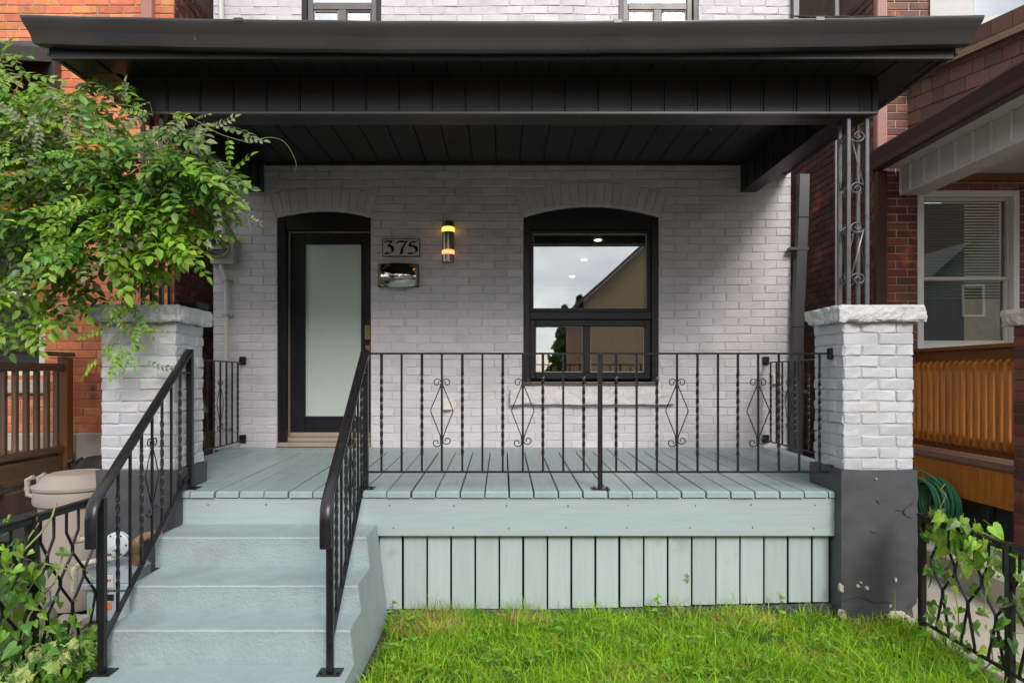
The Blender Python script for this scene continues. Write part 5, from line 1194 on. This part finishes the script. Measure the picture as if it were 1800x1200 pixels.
climber('ground_ivy', 'variegated and green leafy ground cover at the foot of the steps', 'plant',
    [(-2.5,-1.95,2.62,3.55,.0,.13,900,'ldlb',.45,.95), (-2.3,-1.97,3.0,3.35,.10,.22,70,'vvl',.8,1.2), (-2.35,-2.05,2.70,3.0,.10,.20,60,'vl',.9,1.3), (-2.35,-1.98,3.3,3.7,.0,.16,80,'ld',.6,1), (-2.1,-1.96,2.65,3.3,.04,.14,40,'l',.6,1)], [(wig((-2.4,2.8,.05),(-2.0,3.4,.05)), .004)])
# lawn
def hgt(x, y): return .02*noise.noise(Vector((x*1.3, y*1.3, 0))) - .035
m = MB(); nx, ny = 60, 34; X0, X1, Y0, Y1 = -.66, 2.40, 1.2, 4.22
for j in range(ny+1):
    for i in range(nx+1):
        x = X0+(X1-X0)*i/nx; y = Y0+(Y1-Y0)*j/ny; m.v.append((x, y, hgt(x,y)))
for j in range(ny):
    for i in range(nx): a0 = j*(nx+1)+i; m.f.append((a0, a0+1, a0+nx+2, a0+nx+1))
tag(m.build('lawn_soil', m_turf, None, True), kind='structure')
rs = np.random.RandomState(5)
def blades(n, x0, x1, y0, y1, h0, h1, wd, lean, seed):
    r = np.random.RandomState(seed); x = r.uniform(x0,x1,n); y = r.uniform(y0,y1,n)
    cl = .5+.5*np.sin(x*9+np.sin(y*7)*2)*np.cos(y*11+np.sin(x*5)*2)
    thin = (np.sin(x*6.1+1.7)*np.cos(y*7.3+.4) > .72) & (y > 3.6)
    keep = ((x < 2.04) | (y < 4.10)) & ~(thin & (r.rand(n) < .55)); x, y, cl = x[keep], y[keep], cl[keep]; n = len(x)
    h = r.uniform(h0,h1,n)*(.65+.6*cl)*(.7+.6*r.rand(n)); a_ = r.uniform(0,6.283,n); ln = lean*r.rand(n)*1.3
    dx, dy = np.cos(a_)*ln*h, np.sin(a_)*ln*h; b = r.uniform(0,6.283,n); wx, wy = np.cos(b)*wd*r.uniform(.6,1.3,n), np.sin(b)*wd*.9
    z0 = np.array([hgt(p, q) for p, q in zip(x, y)]) - .006
    V = np.zeros((n,7,3))
    for i, (t, wf) in enumerate(((0,1),(.4,.9),(.75,.6))):
        cx, cy, cz = x+dx*t*t, y+dy*t*t, z0+h*t*(1-.25*ln*t)
        V[:,i*2] = np.stack([cx-wx*wf/2, cy-wy*wf/2, cz],1); V[:,i*2+1] = np.stack([cx+wx*wf/2, cy+wy*wf/2, cz],1)
    V[:,6] = np.stack([x+dx*1.15, y+dy*1.15, z0+h*(1-.28*ln)],1)
    base = np.arange(n)[:,None]*7
    q = np.concatenate([base+np.array([[0,1,3,2]]), base+np.array([[2,3,5,4]])]); t3 = base+np.array([[4,5,6]])
    return V.reshape(-1,3), q, t3
def np_mesh(name, parts, mat):
    Vs = []; Q = []; T = []; o = 0
    for V, q, t in parts: Vs.append(V); Q.append(q+o); T.append(t+o); o += len(V)
    V = np.concatenate(Vs); Q = np.concatenate(Q); T = np.concatenate(T); me = bpy.data.meshes.new(name)
    me.vertices.add(len(V)); me.vertices.foreach_set('co', V.ravel())
    lp = np.concatenate([Q.ravel(), T.ravel()]); me.loops.add(len(lp)); me.loops.foreach_set('vertex_index', lp)
    st_ = np.concatenate([np.arange(len(Q))*4, len(Q)*4+np.arange(len(T))*3]); me.polygons.add(len(st_)); me.polygons.foreach_set('loop_start', st_)
    me.materials.append(mat); me.update(calc_edges=True); me.validate()
    return link(name, me)
g = np_mesh('grass', [blades(50000, -.66, 2.40, 2.35, 4.19, .045, .11, .005, 1.25, 1), blades(3000, -.6, 2.4, 2.4, 4.17, .10, .17, .004, 1.1, 2), blades(900, -.6, 2.0, 4.10, 4.19, .08, .16, .004, .8, 3)], m_grass)
tag(g, 'long bright green grass of the front lawn', 'grass', kind='stuff')
cm = MB()
for _ in range(480):
    x, y = rn.uniform(-.62,2.35), rn.uniform(2.5,4.1)
    if noise.noise(Vector((x*2.2,y*2.2,5))) < -.05: continue
    z = rn.uniform(.015,.065)
    for k in range(rn.choice((3,3,4,5))):
        a_ = k*2.1+rn.random(); d = Vector((math.cos(a_), math.sin(a_), rn.uniform(-.1,.3))); leaflet(cm, Vector((x,y,z)), d, Vector((0,0,1)), rn.uniform(.018,.034), rn.uniform(.014,.024))
tag(cm.build('clover', m_leafb, None, fix=False), 'small bright clover and weed leaves scattered through the lawn', 'weeds', kind='stuff')
bw = MB(); wl = heart(21, .042)
for _ in range(34):
    x, y = rn.uniform(-.6,2.3), rn.uniform(2.7,4.1); n_ = rn.choice((3,4,5))
    for k in range(n_):
        a_ = k*6.28/n_+rn.random(); m4 = orient(Vector((x+.02*math.cos(a_), y+.02*math.sin(a_), rn.uniform(.03,.075))), Vector((math.cos(a_), math.sin(a_), .25)), Vector((0,0,1)), rn.uniform(.7,1.2)); bw.add([tuple(m4 @ Vector(v)) for v in wl.v], wl.f)
tag(bw.build('broad_weeds', m_leafb, None, fix=False), 'broad-leaved lawn weeds standing among the grass', 'weeds', kind='stuff')
# dry thatch along the deck
tb = np_mesh('dry_grass', [blades(3200, -.62, -.22, 3.90, 4.18, .04, .085, .005, 1.3, 8), blades(1500, .0, .30, 4.02, 4.18, .04, .08, .005, 1.3, 9), blades(1800, 1.25, 1.65, 4.0, 4.18, .04, .08, .005, 1.3, 10), blades(700, .5, .8, 3.2, 3.5, .04, .07, .005, 1.3, 12), blades(700, 1.5, 1.75, 3.5, 3.7, .04, .07, .005, 1.3, 13)], M('straw', (.45,.33,.13), (.36,.22,.08), rough=.8, bump=0, rand=.3))
tag(tb, 'yellow dried grass patches along the foot of the deck', 'dry grass', kind='stuff')
# weeds by the skirting and growing out of it
def weed(x, y, z, h, n, label, sc_=.5):
    t = empty('weed', (x,y,z), label, 'weed', ); m = MB(); m.tube([(x,y,z),(x+.01,y-.005,z+h*.5),(x,y-.012,z+h)], .0016, 5); m.build('stem', m_stem, t, True)
    me = hb[1].mesh('leaf', m_leafb)
    for k in range(n):
        a_ = k*2.4; link('leaf', me, t, orient(Vector((x,y-.008,z+h*(.35+.65*k/max(1,n-1)))), Vector((math.cos(a_),-.4,.3)), Vector((0,-.6,1)), sc_*rn.uniform(.8,1.1)))
weed(gx(1155,4.15), 4.15, -.04, .16, 6, 'small round-leaved weed in front of the skirting, below the window', .55)
weed(gx(1370,4.15), 4.15, -.04, .18, 5, 'small round-leaved weed in front of the skirting, near the right pillar', .55)
weed(gx(1208,4.235), 4.238, .17, .06, 5, 'tiny green sprig growing out between two skirting boards', .28)
weed(gx(690,4.15), 4.15, -.04, .12, 4, 'small round-leaved weed beside the step wall', .55)
# litter on the bed
t = rough_block('stone', m_conc, None, -2.22, -2.13, 3.28, 3.34, .04, .09, .01, .02, 41); tag(t, 'pale flat stone lying among the ground cover', 'stone')
t = rough_block('stone', m_conc, None, -2.50, -2.34, 3.7, 3.9, -.02, .10, .012, .03, 43); tag(t, 'tan stone block at the foot of the taupe bin', 'stone')
